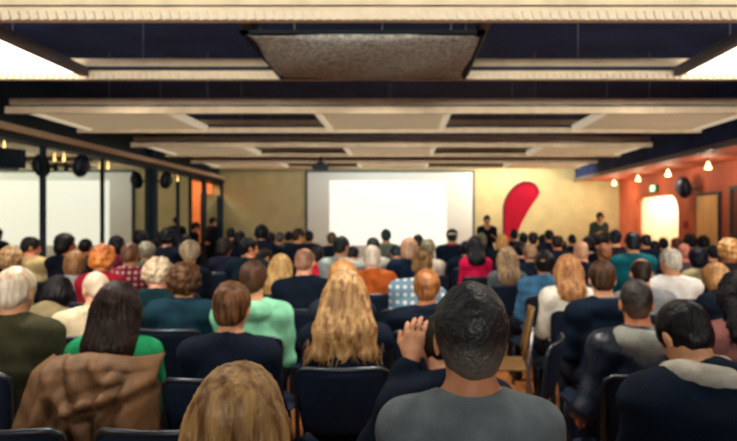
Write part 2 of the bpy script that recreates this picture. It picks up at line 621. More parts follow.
def person(px, py, d, label, sex='m', hair='short', hc='241812', top='sweater', tc='0a1424', short=None, yaw=None, turn=None,
           bow=None, tilt=0, lean=0.0, fw=5, arms=('lap', 'lap'), skin='cf9670', stand=False, legs='101828', wid=None,
           L=0.24, W=0.10, hc2=None, chair=True, kind='cloth', extra=(), group=None, cyaw=None, hs=0.95, cdx=0.0, fade=None, wave=0.012):
    rs = random.Random(int(px * 7 + py * 13))
    yaw = rs.uniform(-7, 7) if yaw is None else yaw
    turn = rs.uniform(-14, 14) if turn is None else turn
    bow = rs.uniform(2, 12) if bow is None else bow
    h = 0.0065 if d < 3.2 else 0.0085 if d < 4.6 else 0.0115 if d < 7 else 0.0145
    near = d < 4.6
    zc = CAM_H - (py - VPY) / FPX * d
    fem = sex == 'f'
    sw = (wid * 0.93) if wid else (0.143 if fem else 0.164)
    if d > 5.5:
        sw *= 0.95
    k_w = sw / 0.176
    # ---- skeleton
    a = R(fw)
    ls = math.sin(lean)
    u = V3(ls, math.sin(a), math.cos(a) * math.cos(lean))
    u /= np.linalg.norm(u)
    right = V3(1, 0, -ls)
    right /= np.linalg.norm(right)
    bw = R(bow)
    nd = V3(u[0], math.sin(a + bw * 0.7), math.cos(a + bw * 0.7))
    nd /= np.linalg.norm(nd)
    if stand:
        H = zc / 0.928
        pelvis = V3(0, 0, 0.535 * H)
    else:
        pelvis = V3(0, 0, 0.555)
    t = (zc - pelvis[2] - nd[2] * 0.155) / (0.49 * u[2])
    t = min(1.25, max(0.72, t))
    nb = pelvis + u * 0.49 * t
    Hd = nb + nd * 0.155
    Rh = np.array(Matrix.Rotation(R(turn), 3, 'Z') @ Matrix.Rotation(R(tilt), 3, 'Y') @ Matrix.Rotation(-(bw + a) * 0.9, 3, 'X'))
    P = lambda x, y, z: Hd + Rh @ V3(x, y, z) * hs
    S = {s: nb - u * 0.05 + right * s * sw + V3(0, -0.005, 0) for s in (-1, 1)}
    hip = {s: pelvis + V3(s * 0.085, 0, -0.005) for s in (-1, 1)}
    if stand:
        knee = {s: V3(s * 0.10, 0.02, 0.285 * H) for s in (-1, 1)}
        ank = {s: V3(s * 0.11, -0.01, 0.085) for s in (-1, 1)}
    else:
        sp = rs.uniform(0.09, 0.13)
        knee = {s: V3(s * sp, 0.43, 0.515) for s in (-1, 1)}
        ank = {s: V3(s * sp, 0.36 + rs.uniform(-0.05, 0.02), 0.085) for s in (-1, 1)}
    elb, wri, hdir, hnr, curl = {}, {}, {}, {}, {}
    for s, md in zip((-1, 1), arms):
        if md == 'lap':
            elb[s] = S[s] + V3(s * 0.022, 0.07, -0.265)
            wri[s] = V3(s * 0.115, 0.265, 0.665)
            hdir[s], hnr[s], curl[s] = V3(-s * 0.45, 1, -0.15), V3(0, 0.1, 1), 35
        elif md == 'side':
            elb[s] = S[s] + V3(s * 0.09, -0.02, -0.26)
            wri[s] = V3(s * 0.24, 0.15, 0.60)
            hdir[s], hnr[s], curl[s] = V3(-s * 0.2, 0.6, -0.5), V3(s, 0, 0.4), 40
        elif md == 'hang':
            elb[s] = S[s] + V3(s * 0.055, -0.02, -0.285)
            wri[s] = elb[s] + V3(s * 0.01, 0.07, -0.235)
            hdir[s], hnr[s], curl[s] = V3(0, 0.2, -1), V3(s, 0, 0), 30
        elif md == 'talk':
            elb[s] = S[s] + V3(s * 0.06, 0.0, -0.27)
            wri[s] = elb[s] + V3(-s * 0.05, 0.20, 0.09)
            hdir[s], hnr[s], curl[s] = V3(-s * 0.4, 0.7, 0.4), V3(s * 0.4, 0.3, 0.8), 35
        elif md == 'head':
            elb[s] = S[s] + V3(s * 0.12, 0.03, -0.22)
            wri[s] = Hd + V3(s * 0.115, -0.03, -0.035)
            hdir[s], hnr[s], curl[s] = V3(-s * 0.12, 0.05, 1), V3(s * 0.35, -1, 0), 38
        elif md == 'chin':
            elb[s] = S[s] + V3(s * 0.05, 0.16, -0.22)
            wri[s] = P(s * 0.05, 0.12, -0.16)
            hdir[s], hnr[s], curl[s] = V3(-s * 0.3, -0.1, 1), V3(s * 0.4, 1, 0), 60
    pts = np.array([pelvis, nb, Hd] + list(S.values()) + list(hip.values()) + list(knee.values()) + list(ank.values()) + list(elb.values()) + list(wri.values()))
    lo = pts.min(0) - 0.27
    hi = pts.max(0) + 0.27
    lo[2] = -0.03
    hi[1] = max(hi[1], ank[1][1] + 0.30)

    cw = 0.150 * k_w
    def torso(F, inf, hipr=0.0, neck=True):
        FL = lambda f: (V3(0, 1, 0), f)
        F.ell(pelvis + V3(0, 0, 0.01), (0.158 * (1.0 if not fem else 1.02) * (0.9 + 0.1 * k_w) + inf, 0.112 + inf, 0.105 + inf * 0.4), 0)
        F.cone(pelvis + u * 0.10, pelvis + u * 0.27 * t, cw * (0.86 if fem else 0.93) + inf, cw + inf, 0.04, flat=FL(0.70))
        F.cone(pelvis + u * 0.27 * t, nb - u * 0.115, cw + inf, cw * 0.98 + inf, 0.04, flat=FL(0.68))
        F.cone(S[-1] + u * 0.005 + right * 0.02, S[1] + u * 0.005 - right * 0.02, 0.051 + inf, 0.051 + inf, 0.05)
        if neck:
            for s in (-1, 1):
                F.cone(nb + V3(0, -0.015, 0.015), S[s], 0.046 + inf * 0.7, 0.052 + inf, 0.04)
        if fem:
            for s in (-1, 1):
                F.ell(pelvis + u * 0.31 * t + V3(s * 0.065, 0.085, 0), (0.055 + inf, 0.05 + inf, 0.055 + inf), 0.03)
    # ---- body: one continuous surface
    F = Field(lo, hi, h)
    torso(F, 0.0)
    for s in (-1, 1):
        F.cone(S[s], elb[s], 0.050 * (0.86 if fem else 1), 0.041 * (0.88 if fem else 1), 0.04)
        F.cone(elb[s], wri[s], 0.041 * (0.88 if fem else 1), 0.026, 0.02)
        F.cone(hip[s], knee[s], 0.080, 0.056, 0.03)
        F.cone(knee[s], ank[s], 0.054, 0.036, 0.02)
        F.cone(ank[s] + V3(0, -0.02, -0.045), ank[s] + V3(0, 0.14, -0.055), 0.033, 0.024, 0.02)
        hand(F, wri[s], hdir[s], hnr[s], curl[s], s)
    F.cone(nb + V3(0, -0.012, -0.02), P(0, -0.022, -0.055), 0.056 if not fem else 0.047, 0.054 if not fem else 0.046, 0.03)
    F.ell(P(0, -0.012, 0.025), (0.074 * hs, 0.092 * hs, 0.088 * hs), 0.02, 'u', Rh)
    F.ell(P(0, 0.030, -0.040), V3(0.058, 0.062, 0.074) * hs, 0.03, 'u', Rh)
    F.ell(P(0, 0.068, -0.098), (0.024, 0.018, 0.016), 0.02, 'u', Rh)
    F.ell(P(0, 0.078, 0.024), (0.050, 0.014, 0.011), 0.012, 'u', Rh)
    for s in (-1, 1):
        F.ell(P(s * 0.031, 0.094, 0.002), (0.016, 0.014, 0.011), 0.008, 's', Rh)
        F.ell(P(s * 0.031, 0.074, 0.002), (0.0125, 0.0125, 0.0125), 0.0, 'u', Rh)
        F.ell(P(s * 0.077, -0.010, -0.010), (0.009, 0.019, 0.031), 0.006, 'u', Rh)
    F.cone(P(0, 0.086, 0.012), P(0, 0.106, -0.026), 0.009, 0.0135, 0.012)
    F.ell(P(0, 0.088, -0.062), (0.023, 0.010, 0.008), 0.005, 'u', Rh)
    Vb, Fb = F.mesh()
    fc = Vb[Fb].mean(1)
    midx = np.zeros(len(Fb), np.int32)
    for s in (-1, 1):
        q = (fc - P(s * 0.031, 0.074, 0.002)) @ Rh
        midx[(np.linalg.norm(q, axis=1) < 0.0142) & (q[:, 1] > 0.004)] = 1
    q = ((fc - P(0, 0.092, -0.062)) @ Rh) / V3(0.024, 0.012, 0.009)
    midx[np.linalg.norm(q, axis=1) < 1.0] = 2
    # ---- place so that the head stands where it should
    Xh = (px - VPX) / FPX * d
    Rz = Matrix.Rotation(R(yaw), 3, 'Z')
    off = Rz @ Vector((Hd[0], Hd[1], 0))
    loc = Vector((Xh - off.x, d - off.y, 0))
    root = new_obj('person', Vb, Fb, [skinm(skin), mat('eye', '1c1512', 0.2, var=0.0), mat('lips', 'a05a4c', 0.5)], None, loc, True, midx)
    root.rotation_euler = (0, 0, R(yaw))
    tag(root, label, 'person', group or 'seated audience')
    # ---- trousers
    F = Field(lo, hi, h)
    F.ell(pelvis + V3(0, 0, 0.0), (0.168, 0.122, 0.098), 0)
    for s in (-1, 1):
        F.cone(hip[s], knee[s], 0.090, 0.066, 0.03)
        F.cone(knee[s], ank[s] + V3(0, 0, -0.01), 0.064, 0.052, 0.02)
    F.cut((0, 0, 1), pelvis + V3(0, 0, 0.07))
    F.cut((0, 0, -1), (0, 0, 0.055))
    if not stand:
        F.cut((0, -0.0, -1), (0, 0, 0.4505)) if False else None
    if near:
        F.wrinkle(0.004, 5, int(px))
    v, f = F.mesh()
    new_obj('trousers', v, f, cloth(legs), root)
    for s in (-1, 1):
        F = Field(ank[s] + V3(-0.08, -0.12, -0.10), ank[s] + V3(0.08, 0.26, 0.05), max(h, 0.008))
        F.cone(ank[s] + V3(0, -0.025, -0.038), ank[s] + V3(0, 0.165, -0.05), 0.045, 0.036, 0.01)
        F.cone(ank[s] + V3(0, -0.02, -0.04), ank[s] + V3(0, -0.005, 0.02), 0.043, 0.046, 0.02)
        F.cut((0, 0, -1), (0, 0, 0.0))
        v, f = F.mesh()
        new_obj('shoe', v, f, mat('shoe', '14110f', 0.4), root)
    # ---- top
    inf = {'tee': 0.010, 'sweater': 0.013, 'shirt': 0.013, 'jacket': 0.022, 'hoodie': 0.020, 'coat': 0.034}[top]
    F = Field(lo, hi, h)
    torso(F, inf)
    for s in (-1, 1):
        ra = 0.052 + inf * 0.8
        if top == 'tee':
            e = S[s] + (elb[s] - S[s]) * 0.62
            F.cone(S[s], e, ra + 0.002, ra + 0.004, 0.03)
            F.cut((e - S[s]), e) if False else None
        else:
            F.cone(S[s], elb[s], ra, 0.044 + inf * 0.9, 0.04)
            F.cone(elb[s], elb[s] + (wri[s] - elb[s]) * 0.9, 0.044 + inf * 0.9, 0.031 + inf * 0.8, 0.02)
    F.cut((0, 0, -1), pelvis + V3(0, 0, -0.055 if not stand else -0.10))
    nk = 0.058 if not fem else 0.052
    F.cone(nb + V3(0, 0.0, -0.012) + nd * 0.0, nb + nd * 0.16, nk + 0.004, nk + 0.03, 0.01, 's')
    F.ell(nb + V3(0, 0.055, -0.01), (0.055, 0.05, 0.045 if not fem else 0.07), 0.01, 's')
    if top in ('shirt', 'jacket', 'coat'):
        cr, cz = (0.016, 0.036) if top == 'shirt' else (0.022, 0.042)
        N = 14
        ring = []
        for i in range(N + 1):
            q = R(-60 + 300 * i / N)
            ring.append(nb + V3(math.cos(q) * (nk + 0.014), math.sin(q) * -(nk + 0.010) * -1 * -1 - 0.006, cz * 0.5 - 0.004 + (0.012 if math.sin(q) > 0 else -0.012)))
        for i in range(N):
            F.cone(ring[i], ring[i + 1], cr, cr, 0.008)
        F.cone(nb - nd * 0.02, nb + nd * 0.12, nk + 0.002, nk + 0.006, 0.004, 's')
    if top == 'hoodie':
        F.ell(nb + V3(0, -0.085, -0.015), (0.135 * k_w, 0.062, 0.068), 0.02)
        for s in (-1, 1):
            F.cone(nb + V3(s * 0.085, -0.05, 0.005), nb + V3(s * 0.075, 0.05, -0.03), 0.036, 0.026, 0.02)
        F.cone(nb + V3(0, -0.03, 0), nb + V3(0, -0.045, 0.09), nk + 0.004, nk + 0.012, 0.012, 's')
    if d < 8:
        F.wrinkle({'tee': 0.0045, 'sweater': 0.005, 'shirt': 0.006, 'jacket': 0.009, 'hoodie': 0.008, 'coat': 0.010}[top], 3.2, int(px) + 3, (1.0, 1.0, 1.7))
    v, f = F.mesh()
    nm = {'tee': 't_shirt'}.get(top, top)
    if kind == 'plaid':
        m = mat('plaid_' + tc, tc, 0.85, kind='plaid', scale=5.5, hex2=NEARW.get(tc, 'd8c6c0'))
    else:
        m = cloth(tc, kind)
    tp = new_obj('t_shirt' if top == 'tee' else nm, v, f, m, root)
    # ---- hair
    if hair != 'bald':
        hl = Hd - V3(0.17, 0.24, 0.20 if hair != 'long' else L + 0.12)
        hh = Hd + V3(0.17, 0.17, 0.19)
        if hair == 'long':
            hl[0] -= max(0, W - 0.05)
            hh[0] += max(0, W - 0.05)
        F = Field(hl, hh, min(h, 0.009) if d < 7 else 0.012)
        hair_field(F, Hd, Rh, hair, L, W, near, False, wave, hs)
        v, f = F.mesh()
        if hair == 'long' and d < 6:
            v2, f2 = strand_tubes(Hd, Rh, L, W * 1.15, 110 if d < 3 else 50, int(px), wave)
            f = np.concatenate([f, f2 + len(v)])
            v = np.concatenate([v, v2])
        new_obj('hair', v, f, fade_hair(Hd[2] - 0.07, Hd[2] + 0.07, *fade) if fade else hairm(hc, hc2), root)
    # ---- extras
    for ex in extra:
        if ex[0] == 'hood':
            F = Field(nb - 0.3, nb + 0.3, h)
            F.ell(nb + V3(0, -0.085, -0.005), (0.150 * k_w, 0.070, 0.066), 0)
            for s in (-1, 1):
                F.cone(nb + V3(s * 0.10, -0.05, 0.02), nb + V3(s * 0.08, 0.05, 0.0), 0.045, 0.032, 0.03)
            F.cone(nb + V3(0, -0.02, -0.02), nb + V3(0, -0.035, 0.11), nk + 0.004, nk + 0.022, 0.014, 's')
            F.wrinkle(0.006, 6, 3)
            v, f = F.mesh()
            o = new_obj('hood', v, f, cloth(ex[1]), tp)
            o['label'] = ex[2]
        elif ex[0] == 'scarf':
            F = Field(nb - 0.3, nb + 0.3, h)
            N = 16
            for i in range(N):
                q, q2 = R(360 * i / N), R(360 * (i + 1) / N)
                g = lambda q: nb + V3(math.cos(q) * 0.088, math.sin(q) * 0.078 - 0.004, 0.028 + 0.012 * math.sin(q * 2))
                F.cone(g(q), g(q2), 0.038, 0.038, 0.01)
            F.cone(nb + V3(0.06, -0.07, 0.02), nb + V3(0.13, -0.11, -0.03), 0.04, 0.03, 0.02)
            F.wrinkle(0.008, 7, 5)
            v, f = F.mesh()
            o = new_obj('scarf', v, f, cloth(ex[1]), root)
            o['label'] = ex[2]
        elif ex[0] == 'collar':
            F = Field(nb - 0.25, nb + 0.25, h)
            N = 16
            for i in range(N):
                q, q2 = R(360 * i / N), R(360 * (i + 1) / N)
                g = lambda q: nb + V3(math.cos(q) * (nk + 0.02), math.sin(q) * (nk + 0.012) - 0.004, 0.018 - 0.014 * math.sin(q))
                F.cone(g(q), g(q2), 0.024, 0.024, 0.01)
            if len(ex) > 3:
                for s in (-1, 1):
                    F.cone(nb + V3(s * 0.05, -0.04, 0.01), S[s] + V3(0, -0.01, 0.02), 0.036, 0.056, 0.02)
            v, f = F.mesh()
            o = new_obj('collar', v, f, cloth(ex[1]), tp)
            o['label'] = ex[2]
        elif ex[0] == 'headband':
            F = Field(Hd - 0.2, Hd + 0.2, min(h, 0.009))
            N = 20
            for i in range(N):
                q, q2 = R(360 * i / N), R(360 * (i + 1) / N)
                g = lambda q: P(math.cos(q) * 0.086, math.sin(q) * 0.104 - 0.014, 0.035 + 0.02 * math.sin(q))
                F.cone(g(q), g(q2), 0.0125, 0.0125, 0.004)
            v, f = F.mesh()
            o = new_obj('headband', v, f, cloth(ex[1]), root)
            o['label'] = ex[2]
        elif ex[0] == 'cap':
            F = Field(Hd - 0.24, Hd + 0.24, min(h, 0.010))
            F.ell(P(0, -0.012, 0.045), (0.094, 0.110, 0.090), 0, 'u', Rh)
            F.cut(Rh @ V3(0, 0, -1), P(0, 0, 0.040))
            F.ell(P(0, 0.125, 0.045), (0.070, 0.075, 0.010), 0.01, 'u', Rh)
            v, f = F.mesh()
            o = new_obj('cap', v, f, cloth(ex[1]), root)
            cp = o
            b = Field(Hd - 0.2, Hd + 0.2, min(h, 0.010))
            N = 18
            for i in range(N):
                q, q2 = R(360 * i / N), R(360 * (i + 1) / N)
                g = lambda q: P(math.cos(q) * 0.090, math.sin(q) * 0.106 - 0.012, 0.036)
                b.cone(g(q), g(q2), 0.012, 0.012, 0.004)
            v, f = b.mesh()
            o = new_obj('cap_band', v, f, cloth('cfc9b4'), cp)
            o['label'] = 'pale band of the cap'
    if chair and not stand:
        place_chair(loc.x + cdx, loc.y, R(yaw if cyaw is None else cyaw), 'black metal-framed chair under the ' + (short or label))
    return root

def make_chair():
    t = empty('conference_chair')
    blk = mat('chair_fabric', '081d36', 0.75, bump=0.3, bscale=260)
    met = mat('chair_metal', '4c525a', 0.34, metal=0.9, var=0.05)
    # seat pad, rounded, slightly dished
    F = Field((-0.26, -0.26, 0.38), (0.26, 0.28, 0.48), 0.008)
    for x in (-0.14, 0.14):
        F.cone((x, -0.15, 0.425), (x, 0.17, 0.425), 0.062, 0.062, 0.02, flat=((0, 0, 1), 0.34))
    F.cone((-0.14, 0.17, 0.425), (0.14, 0.17, 0.425), 0.060, 0.060, 0.0, flat=((0, 0, 1), 0.34))
    F.cone((-0.15, 0.0, 0.425), (0.15, 0.0, 0.425), 0.16, 0.16, 0.01, flat=((0, 0, 1), 0.13))
    F.cone((-0.14, -0.14, 0.425), (0.14, -0.14, 0.425), 0.060, 0.060, 0.0, flat=((0, 0, 1), 0.34))
    v, f = F.mesh()
    new_obj('seat', v, f, blk, t)
    # curved back shell
    vs, fs = [], []
    nx, nz = 15, 11
    for side in (0, 1):
        for j in range(nz):
            for i in range(nx):
                u, w = i / (nx - 1) * 2 - 1, j / (nz - 1)
                hw = 0.198 * (1 - 0.10 * (1 - w) ** 2)
                rr = 0.05
                x = u * hw
                z = 0.56 + 0.285 * w
                if abs(u) > 0.86 and (w > 0.9 or w < 0.1):
                    x *= 0.965
                y = -0.205 - 0.05 * w + 0.045 * u * u - (0.014 if side else 0)
                vs.append((x, y, z))
    def I(s, j, i):
        return s * nx * nz + j * nx + i
    for j in range(nz - 1):
        for i in range(nx - 1):
            fs.append((I(0, j, i), I(0, j + 1, i), I(0, j + 1, i + 1), I(0, j, i + 1)))
            fs.append((I(1, j, i), I(1, j, i + 1), I(1, j + 1, i + 1), I(1, j + 1, i)))
    for i in range(nx - 1):
        fs.append((I(0, 0, i), I(0, 0, i + 1), I(1, 0, i + 1), I(1, 0, i)))
        fs.append((I(0, nz - 1, i), I(1, nz - 1, i), I(1, nz - 1, i + 1), I(0, nz - 1, i + 1)))
    for j in range(nz - 1):
        fs.append((I(0, j, 0), I(1, j, 0), I(1, j + 1, 0), I(0, j + 1, 0)))
        fs.append((I(0, j, nx - 1), I(0, j + 1, nx - 1), I(1, j + 1, nx - 1), I(1, j, nx - 1)))
    new_obj('backrest', vs, fs, blk, t)
    b = MB()
    pts = [(-0.195, 0.16, 0.405), (-0.198, -0.19, 0.405), (-0.198, -0.185, 0.55), (-0.212, -0.215, 0.80)]
    arc = [(-0.212 * math.cos(a), -0.262 + 0.047 * math.cos(a) ** 2 , 0.80 + 0.052 * math.sin(a) ** 0.5 if a > 0 else 0.80) for a in [math.pi * k / 16 for k in range(17)]]
    top = [(-0.198, -0.218, 0.835), (-0.17, -0.232, 0.852)] + [(x, -0.262 + 0.045 * (x / 0.205) ** 2, 0.853) for x in (-0.12, -0.06, 0, 0.06, 0.12)] + [(0.17, -0.232, 0.852), (0.198, -0.218, 0.835)]
    full = pts[:3] + [(-0.203, -0.205, 0.80)] + top + [(0.203, -0.205, 0.80)] + [(-p[0], p[1], p[2]) for p in reversed(pts[:3])]
    b.tube(full, 0.011, 8)
    b.build('back_frame', met, t, smooth=True)
    for sx in (-1, 1):
        for sy in (-1, 1):
            l = MB().tube([(sx * 0.195, 0.15 if sy > 0 else -0.17, 0.405), (sx * 0.205, 0.19 if sy > 0 else -0.235, 0.0)], 0.0115, 8)
            l.build('leg', met, t, smooth=True)
    return t

CHAIR_N = [0]
def place_chair(x, y, rz, label, fn=None):
    global CHAIR
    if CHAIR is None:
        CHAIR = make_chair()
        c = CHAIR
    else:
        c = copy_tree(CHAIR)
    c.location = (x, y, 0)
    c.rotation_euler = (0, 0, rz)
    tag(c, label, 'chair', 'conference chairs')
    return c

# ------------------------------------------------------------------ the hall
BACK, LX, RX, CEIL = 17.0, -5.2, 6.1, 3.55
M_ceil = mat('ceiling_paint', '233460', 0.9, var=0.2, scale=2)
M_tan = mat('tan_wall', 'b4a87c', 0.85, var=0.05, scale=3, bump=0.1, bscale=40)
M_orange = mat('terracotta_wall', 'b25c40', 0.7, var=0.08, scale=2.5, bump=0.1, bscale=40)
M_floor = mat('wood_floor', 'a0653a', 0.45, var=0.25, scale=5, stretch=(6, 0.5, 1))
M_dark = mat('dark_frame', '07263c', 0.5, var=0.1)
M_rail = mat('rail_paint', 'ecd8b6', 0.6, var=0.06, scale=6)
M_board = emat('board_added_glow', 'ffe9bd', 0.22, base='dccdaa')  # cream boards given an added glow to brighten their undersides
M_white = mat('white_bar', 'e6dcc6', 0.6, var=0.04)
M_mirror = mat('dark_glass', 'e2e8de', 0.025, metal=1.0, var=0.01, spec=0.5)
M_metal = mat('steel', 'a0a3a6', 0.3, metal=0.9, var=0.05)
M_black = mat('black_plastic', '0a1c30', 0.45, var=0.1)

def structure(name, lo, hi, m):
    return MB().box(lo, hi).build(name, m, kind='structure')
structure('floor', (LX - 1.2, -3.0, -0.12), (RX + 1.4, BACK + 0.4, 0.0), M_floor)
structure('ceiling', (LX - 1.2, -3.0, CEIL), (RX + 1.4, BACK + 0.4, CEIL + 0.12), M_ceil)
structure('wall_back', (LX - 1.2, BACK, 0), (RX + 1.4, BACK + 0.2, CEIL), M_tan)
# left wall: base, header, glass bays between dark posts, a doorway to an orange lit passage
bays = [(0.1, 1.8), (1.8, 3.5), (3.5, 5.2), (5.2, 6.93), (6.93, 8.64), (8.64, 10.34), (10.34, 12.05), (12.05, 13.8), (13.8, 14.6)]
w = MB()
w.box((LX - 0.2, -3.0, 0), (LX - 0.02, 14.6, CEIL))
w.box((LX - 0.2, 14.6, 2.52), (LX - 0.02, BACK, CEIL))
w.box((LX - 0.05, 15.47, 0), (LX - 0.02, BACK, 2.2))
w.build('wall_left', M_dark, kind='structure')
for i, (a, b) in enumerate(bays):
    structure('window_%d' % (i + 1), (LX - 0.02, a, 0.12), (LX, b, 2.56), M_mirror)
structure('window_%d' % 10, (LX - 0.02, 15.5, 0.12), (LX, BACK - 0.05, 2.2), M_mirror)
tr = MB()
for y, hw, X1 in ((0.1, .03, .03), (1.8, .03, .03), (3.5, .03, .03), (5.2, .03, .03), (6.93, .03, .03), (8.64, .035, .03), (10.34, .02, .03), (13.8, .045, .03), (14.6, .05, .03), (15.45, .06, .10), (16.96, .04, .08)):
    structure('trim_%d' % (len([o for o in bpy.data.objects if o.name.startswith('trim_')]) + 1), (LX, y - hw, 0), (LX + X1, y + hw, 2.56), M_dark)
structure('column', (LX + 0.01, 12.28, 0), (LX + 0.11, 12.42, CEIL), M_dark)
structure('baseboard_left', (LX, 0, 0), (LX + 0.03, 14.6, 0.12), M_dark)
structure('trim_20', (LX - 0.02, -3, 2.56), (LX + 0.10, BACK, 2.64), M_dark)
rail = MB()
rail.box((LX + 0.10, -3, 2.655), (LX + 0.17, BACK - 0.02, 2.72)).box((LX + 0.03, -3, 2.72), (LX + 0.14, BACK - 0.02, 2.75))
rail.build('trim_21', mat('rail_beige', 'e2cbae', 0.6), kind='structure')
# orange passage seen through the doorway
pg = MB()
pg.box((LX - 0.95, 14.3, 0), (LX - 0.85, BACK, CEIL)).box((LX - 0.85, 14.2, 0), (LX - 0.2, 14.3, CEIL)).box((LX - 0.95, 14.2, 2.9), (LX - 0.2, BACK, 3.0))
pg.box((LX - 0.85, BACK - 0.08, 0), (LX - 0.2, BACK - 0.01, 2.9))
pg.build('wall_passage', mat('passage_orange', 'f0a060', 0.7), kind='structure')
lamp('passage_light', 'POINT', (LX - 0.45, 15.3, 2.75), 60, (1.0, 0.86, 0.66), radius=0.1)

# right wall with a curtained window niche, door, soffit
o0, o1, ot = 13.35, 15.78, 2.09
w = MB()
w.box((RX, -3, 0), (RX + 0.15, o0, CEIL)).box((RX, o1, 0), (RX + 0.15, BACK, CEIL))
# rounded head of the opening
n = 10
rr = 0.42
pts = [(o0, CEIL), (o0, ot - rr)] + [(o0 + rr - rr * math.cos(R(90 * k / n)), ot - rr + rr * math.sin(R(90 * k / n))) for k in range(n + 1)] + [(o1 - 0.12, ot), (o1, ot - 0.12), (o1, CEIL)]
w.prism(pts, 0, RX, RX + 0.15)
w.build('wall_right', M_orange, kind='structure')
nb_ = MB()
nb_.box((RX + 0.15, o0 - 0.3, 0), (RX + 1.3, o0 - 0.2, 2.6)).box((RX + 0.15, o1 + 0.2, 0), (RX + 1.3, o1 + 0.3, 2.6)).box((RX + 0.15, o0 - 0.3, 2.5), (RX + 1.3, o1 + 0.3, 2.6)).box((RX + 1.2, o0 - 0.3, 0), (RX + 1.3, o1 + 0.3, 2.6))
nb_.build('wall_niche', mat('niche_white', 'efe6d2', 0.8), kind='structure')
lamp('niche_light', 'AREA', (RX + 0.75, (o0 + o1) / 2, 2.48), 85, (1.0, 0.96, 0.90), (RX + 0.75, (o0 + o1) / 2, 0), size=0.5, size_y=2.2)
cv = MB()
N = 90
vs = []
for i in range(N + 1):
    y = o0 - 0.15 + (o1 - o0 + 0.3) * i / N
    x = RX + 0.24 + 0.035 * math.sin(i * 0.9) + 0.02 * math.sin(i * 0.37 + 1)
    vs += [(x, y, 0.05), (x, y, 2.42)]
fs = [(2 * i, 2 * i + 2, 2 * i + 3, 2 * i + 1) for i in range(N)]
cm = bpy.data.materials.new('curtain_cloth')
cm.use_nodes = True
nt = cm.node_tree
pb = nt.nodes['Principled BSDF']
pb.inputs['Base Color'].default_value = (*lin('f6ead0'), 1)
pb.inputs['Roughness'].default_value = 0.9
tl = nt.nodes.new('ShaderNodeBsdfTranslucent')
tl.inputs['Color'].default_value = (*lin('fff4e2'), 1)
mx = nt.nodes.new('ShaderNodeMixShader')
mx.inputs[0].default_value = 0.6
nt.links.new(pb.outputs[0], mx.inputs[1])
nt.links.new(tl.outputs[0], mx.inputs[2])
nt.links.new(mx.outputs[0], nt.nodes['Material Output'].inputs[0])
cu = new_obj('curtain', vs, fs, cm)
sm = cu.modifiers.new('thick', 'SOLIDIFY')
sm.thickness = 0.008
tag(cu, 'white pleated curtain glowing in the round-cornered opening of the orange wall', 'curtain')
# soffit
so = MB()
so.box((4.85, -3, 2.62), (RX + 0.02, BACK, 2.70))
so.box((4.85, -3, 2.70), (4.93, BACK, CEIL), 1)
so.box((4.80, -3, 2.60), (4.86, BACK, 2.68), 2)
so.build('trim_22', [M_orange, M_ceil, mat('soffit_edge', '6f6d6c', 0.6)], kind='structure')

def panel_door():
    t = empty('wall_door', (RX, 12.0, 0))
    MB().box((-0.04, -0.46, 0), (0.0, 0.46, 2.06)).build('frame', M_dark, t)
    d = MB().box((-0.06, -0.40, 0.01), (-0.035, 0.40, 2.0)).build('leaf', mat('door_wood', 'd8ab6c', 0.5, var=0.1, scale=4, stretch=(1, 6, 0.6)), t, bevel=0.004)
    MB().tube([(-0.06, -0.32, 1.02), (-0.11, -0.32, 1.02), (-0.11, -0.22, 1.02)], 0.011).build('handle', M_metal, d)
    tag(t, 'pale wooden door in a dark frame in the orange right wall', 'door')
panel_door()
t = empty('picture_frame', (RX, 10.75, 1.5))
fr = MB()
fr.box((-0.05, -0.45, -0.32), (0, 0.42, -0.24)).box((-0.05, -0.45, 0.56), (0, 0.42, 0.64)).box((-0.05, 0.34, -0.24), (0, 0.42, 0.56)).box((-0.05, -0.45, -0.24), (0, -0.37, 0.56))
fr.build('frame', M_black, t)
MB().box((-0.025, -0.37, -0.24), (-0.005, 0.34, 0.56)).build('panel', mat('board_brown', '6a3a2c', 0.7), t)
tag(t, 'dark-framed board on the orange wall at the picture\'s right edge', 'board')
# loudspeakers
def speaker(loc, rz, label, s=1.0, tilt=10):
    t = empty('loudspeaker', loc, rz)
    w_, h_, d_ = 0.15 * s, 0.20 * s, 0.13 * s
    F = Field((-0.3, -0.3, -0.3), (0.3, 0.3, 0.3), 0.009)
    F.ell((0, 0, 0), (w_, d_, h_), 0.0)
    F.cone((0, 0, -h_ * 0.35), (0, 0, h_ * 0.35), w_ * 0.98, w_ * 0.98, 0.03, flat=((0, 1, 0), 0.8))
    v, f = F.mesh()
    Mx = np.array(Matrix.Rotation(R(tilt), 3, 'X'))
    new_obj('cabinet', v @ Mx.T, f, M_black, t)
    g = MB().lathe([(w_ * 0.1, 0), (w_ * 0.78, 0), (w_ * 0.82, -0.012), (w_ * 0.6, -0.02)], 24, 0, Matrix.Rotation(R(tilt), 4, 'X') @ Matrix.Translation((0, -d_ * 0.92, 0)) @ Matrix.Rotation(R(90), 4, 'X'))
    g.build('grille', mat('grille', '1a212c', 0.6), t)
    MB().tube([(0, d_ * 0.6, -0.02), (0, d_ + 0.12, -0.02)], 0.018).box((-0.05, d_ + 0.11, -0.09), (0.05, d_ + 0.125, 0.05)).build('bracket', M_black, t)
    return tag(t, label, 'loudspeaker')
speaker((RX - 0.27, 12.5, 2.19), R(-90 + 0) + R(0), 'black loudspeaker on the orange wall between curtain and wooden door', 1.05)
for y, z, lb in ((9.1, 2.33, 'black loudspeaker above the left glass wall near its white reflection'), (12.35, 2.33, 'smaller far black loudspeaker above the left glass wall, right of the column')):
    speaker((LX + 0.30, y, z), R(90), lb, 0.82 if y > 10 else 0.80)
t = empty('wall_monitor', (LX + 0.28, 7.45, 2.28), R(62))
MB().box((-0.21, -0.03, -0.12), (0.21, 0.03, 0.12)).build('housing', M_black, t, bevel=0.015)
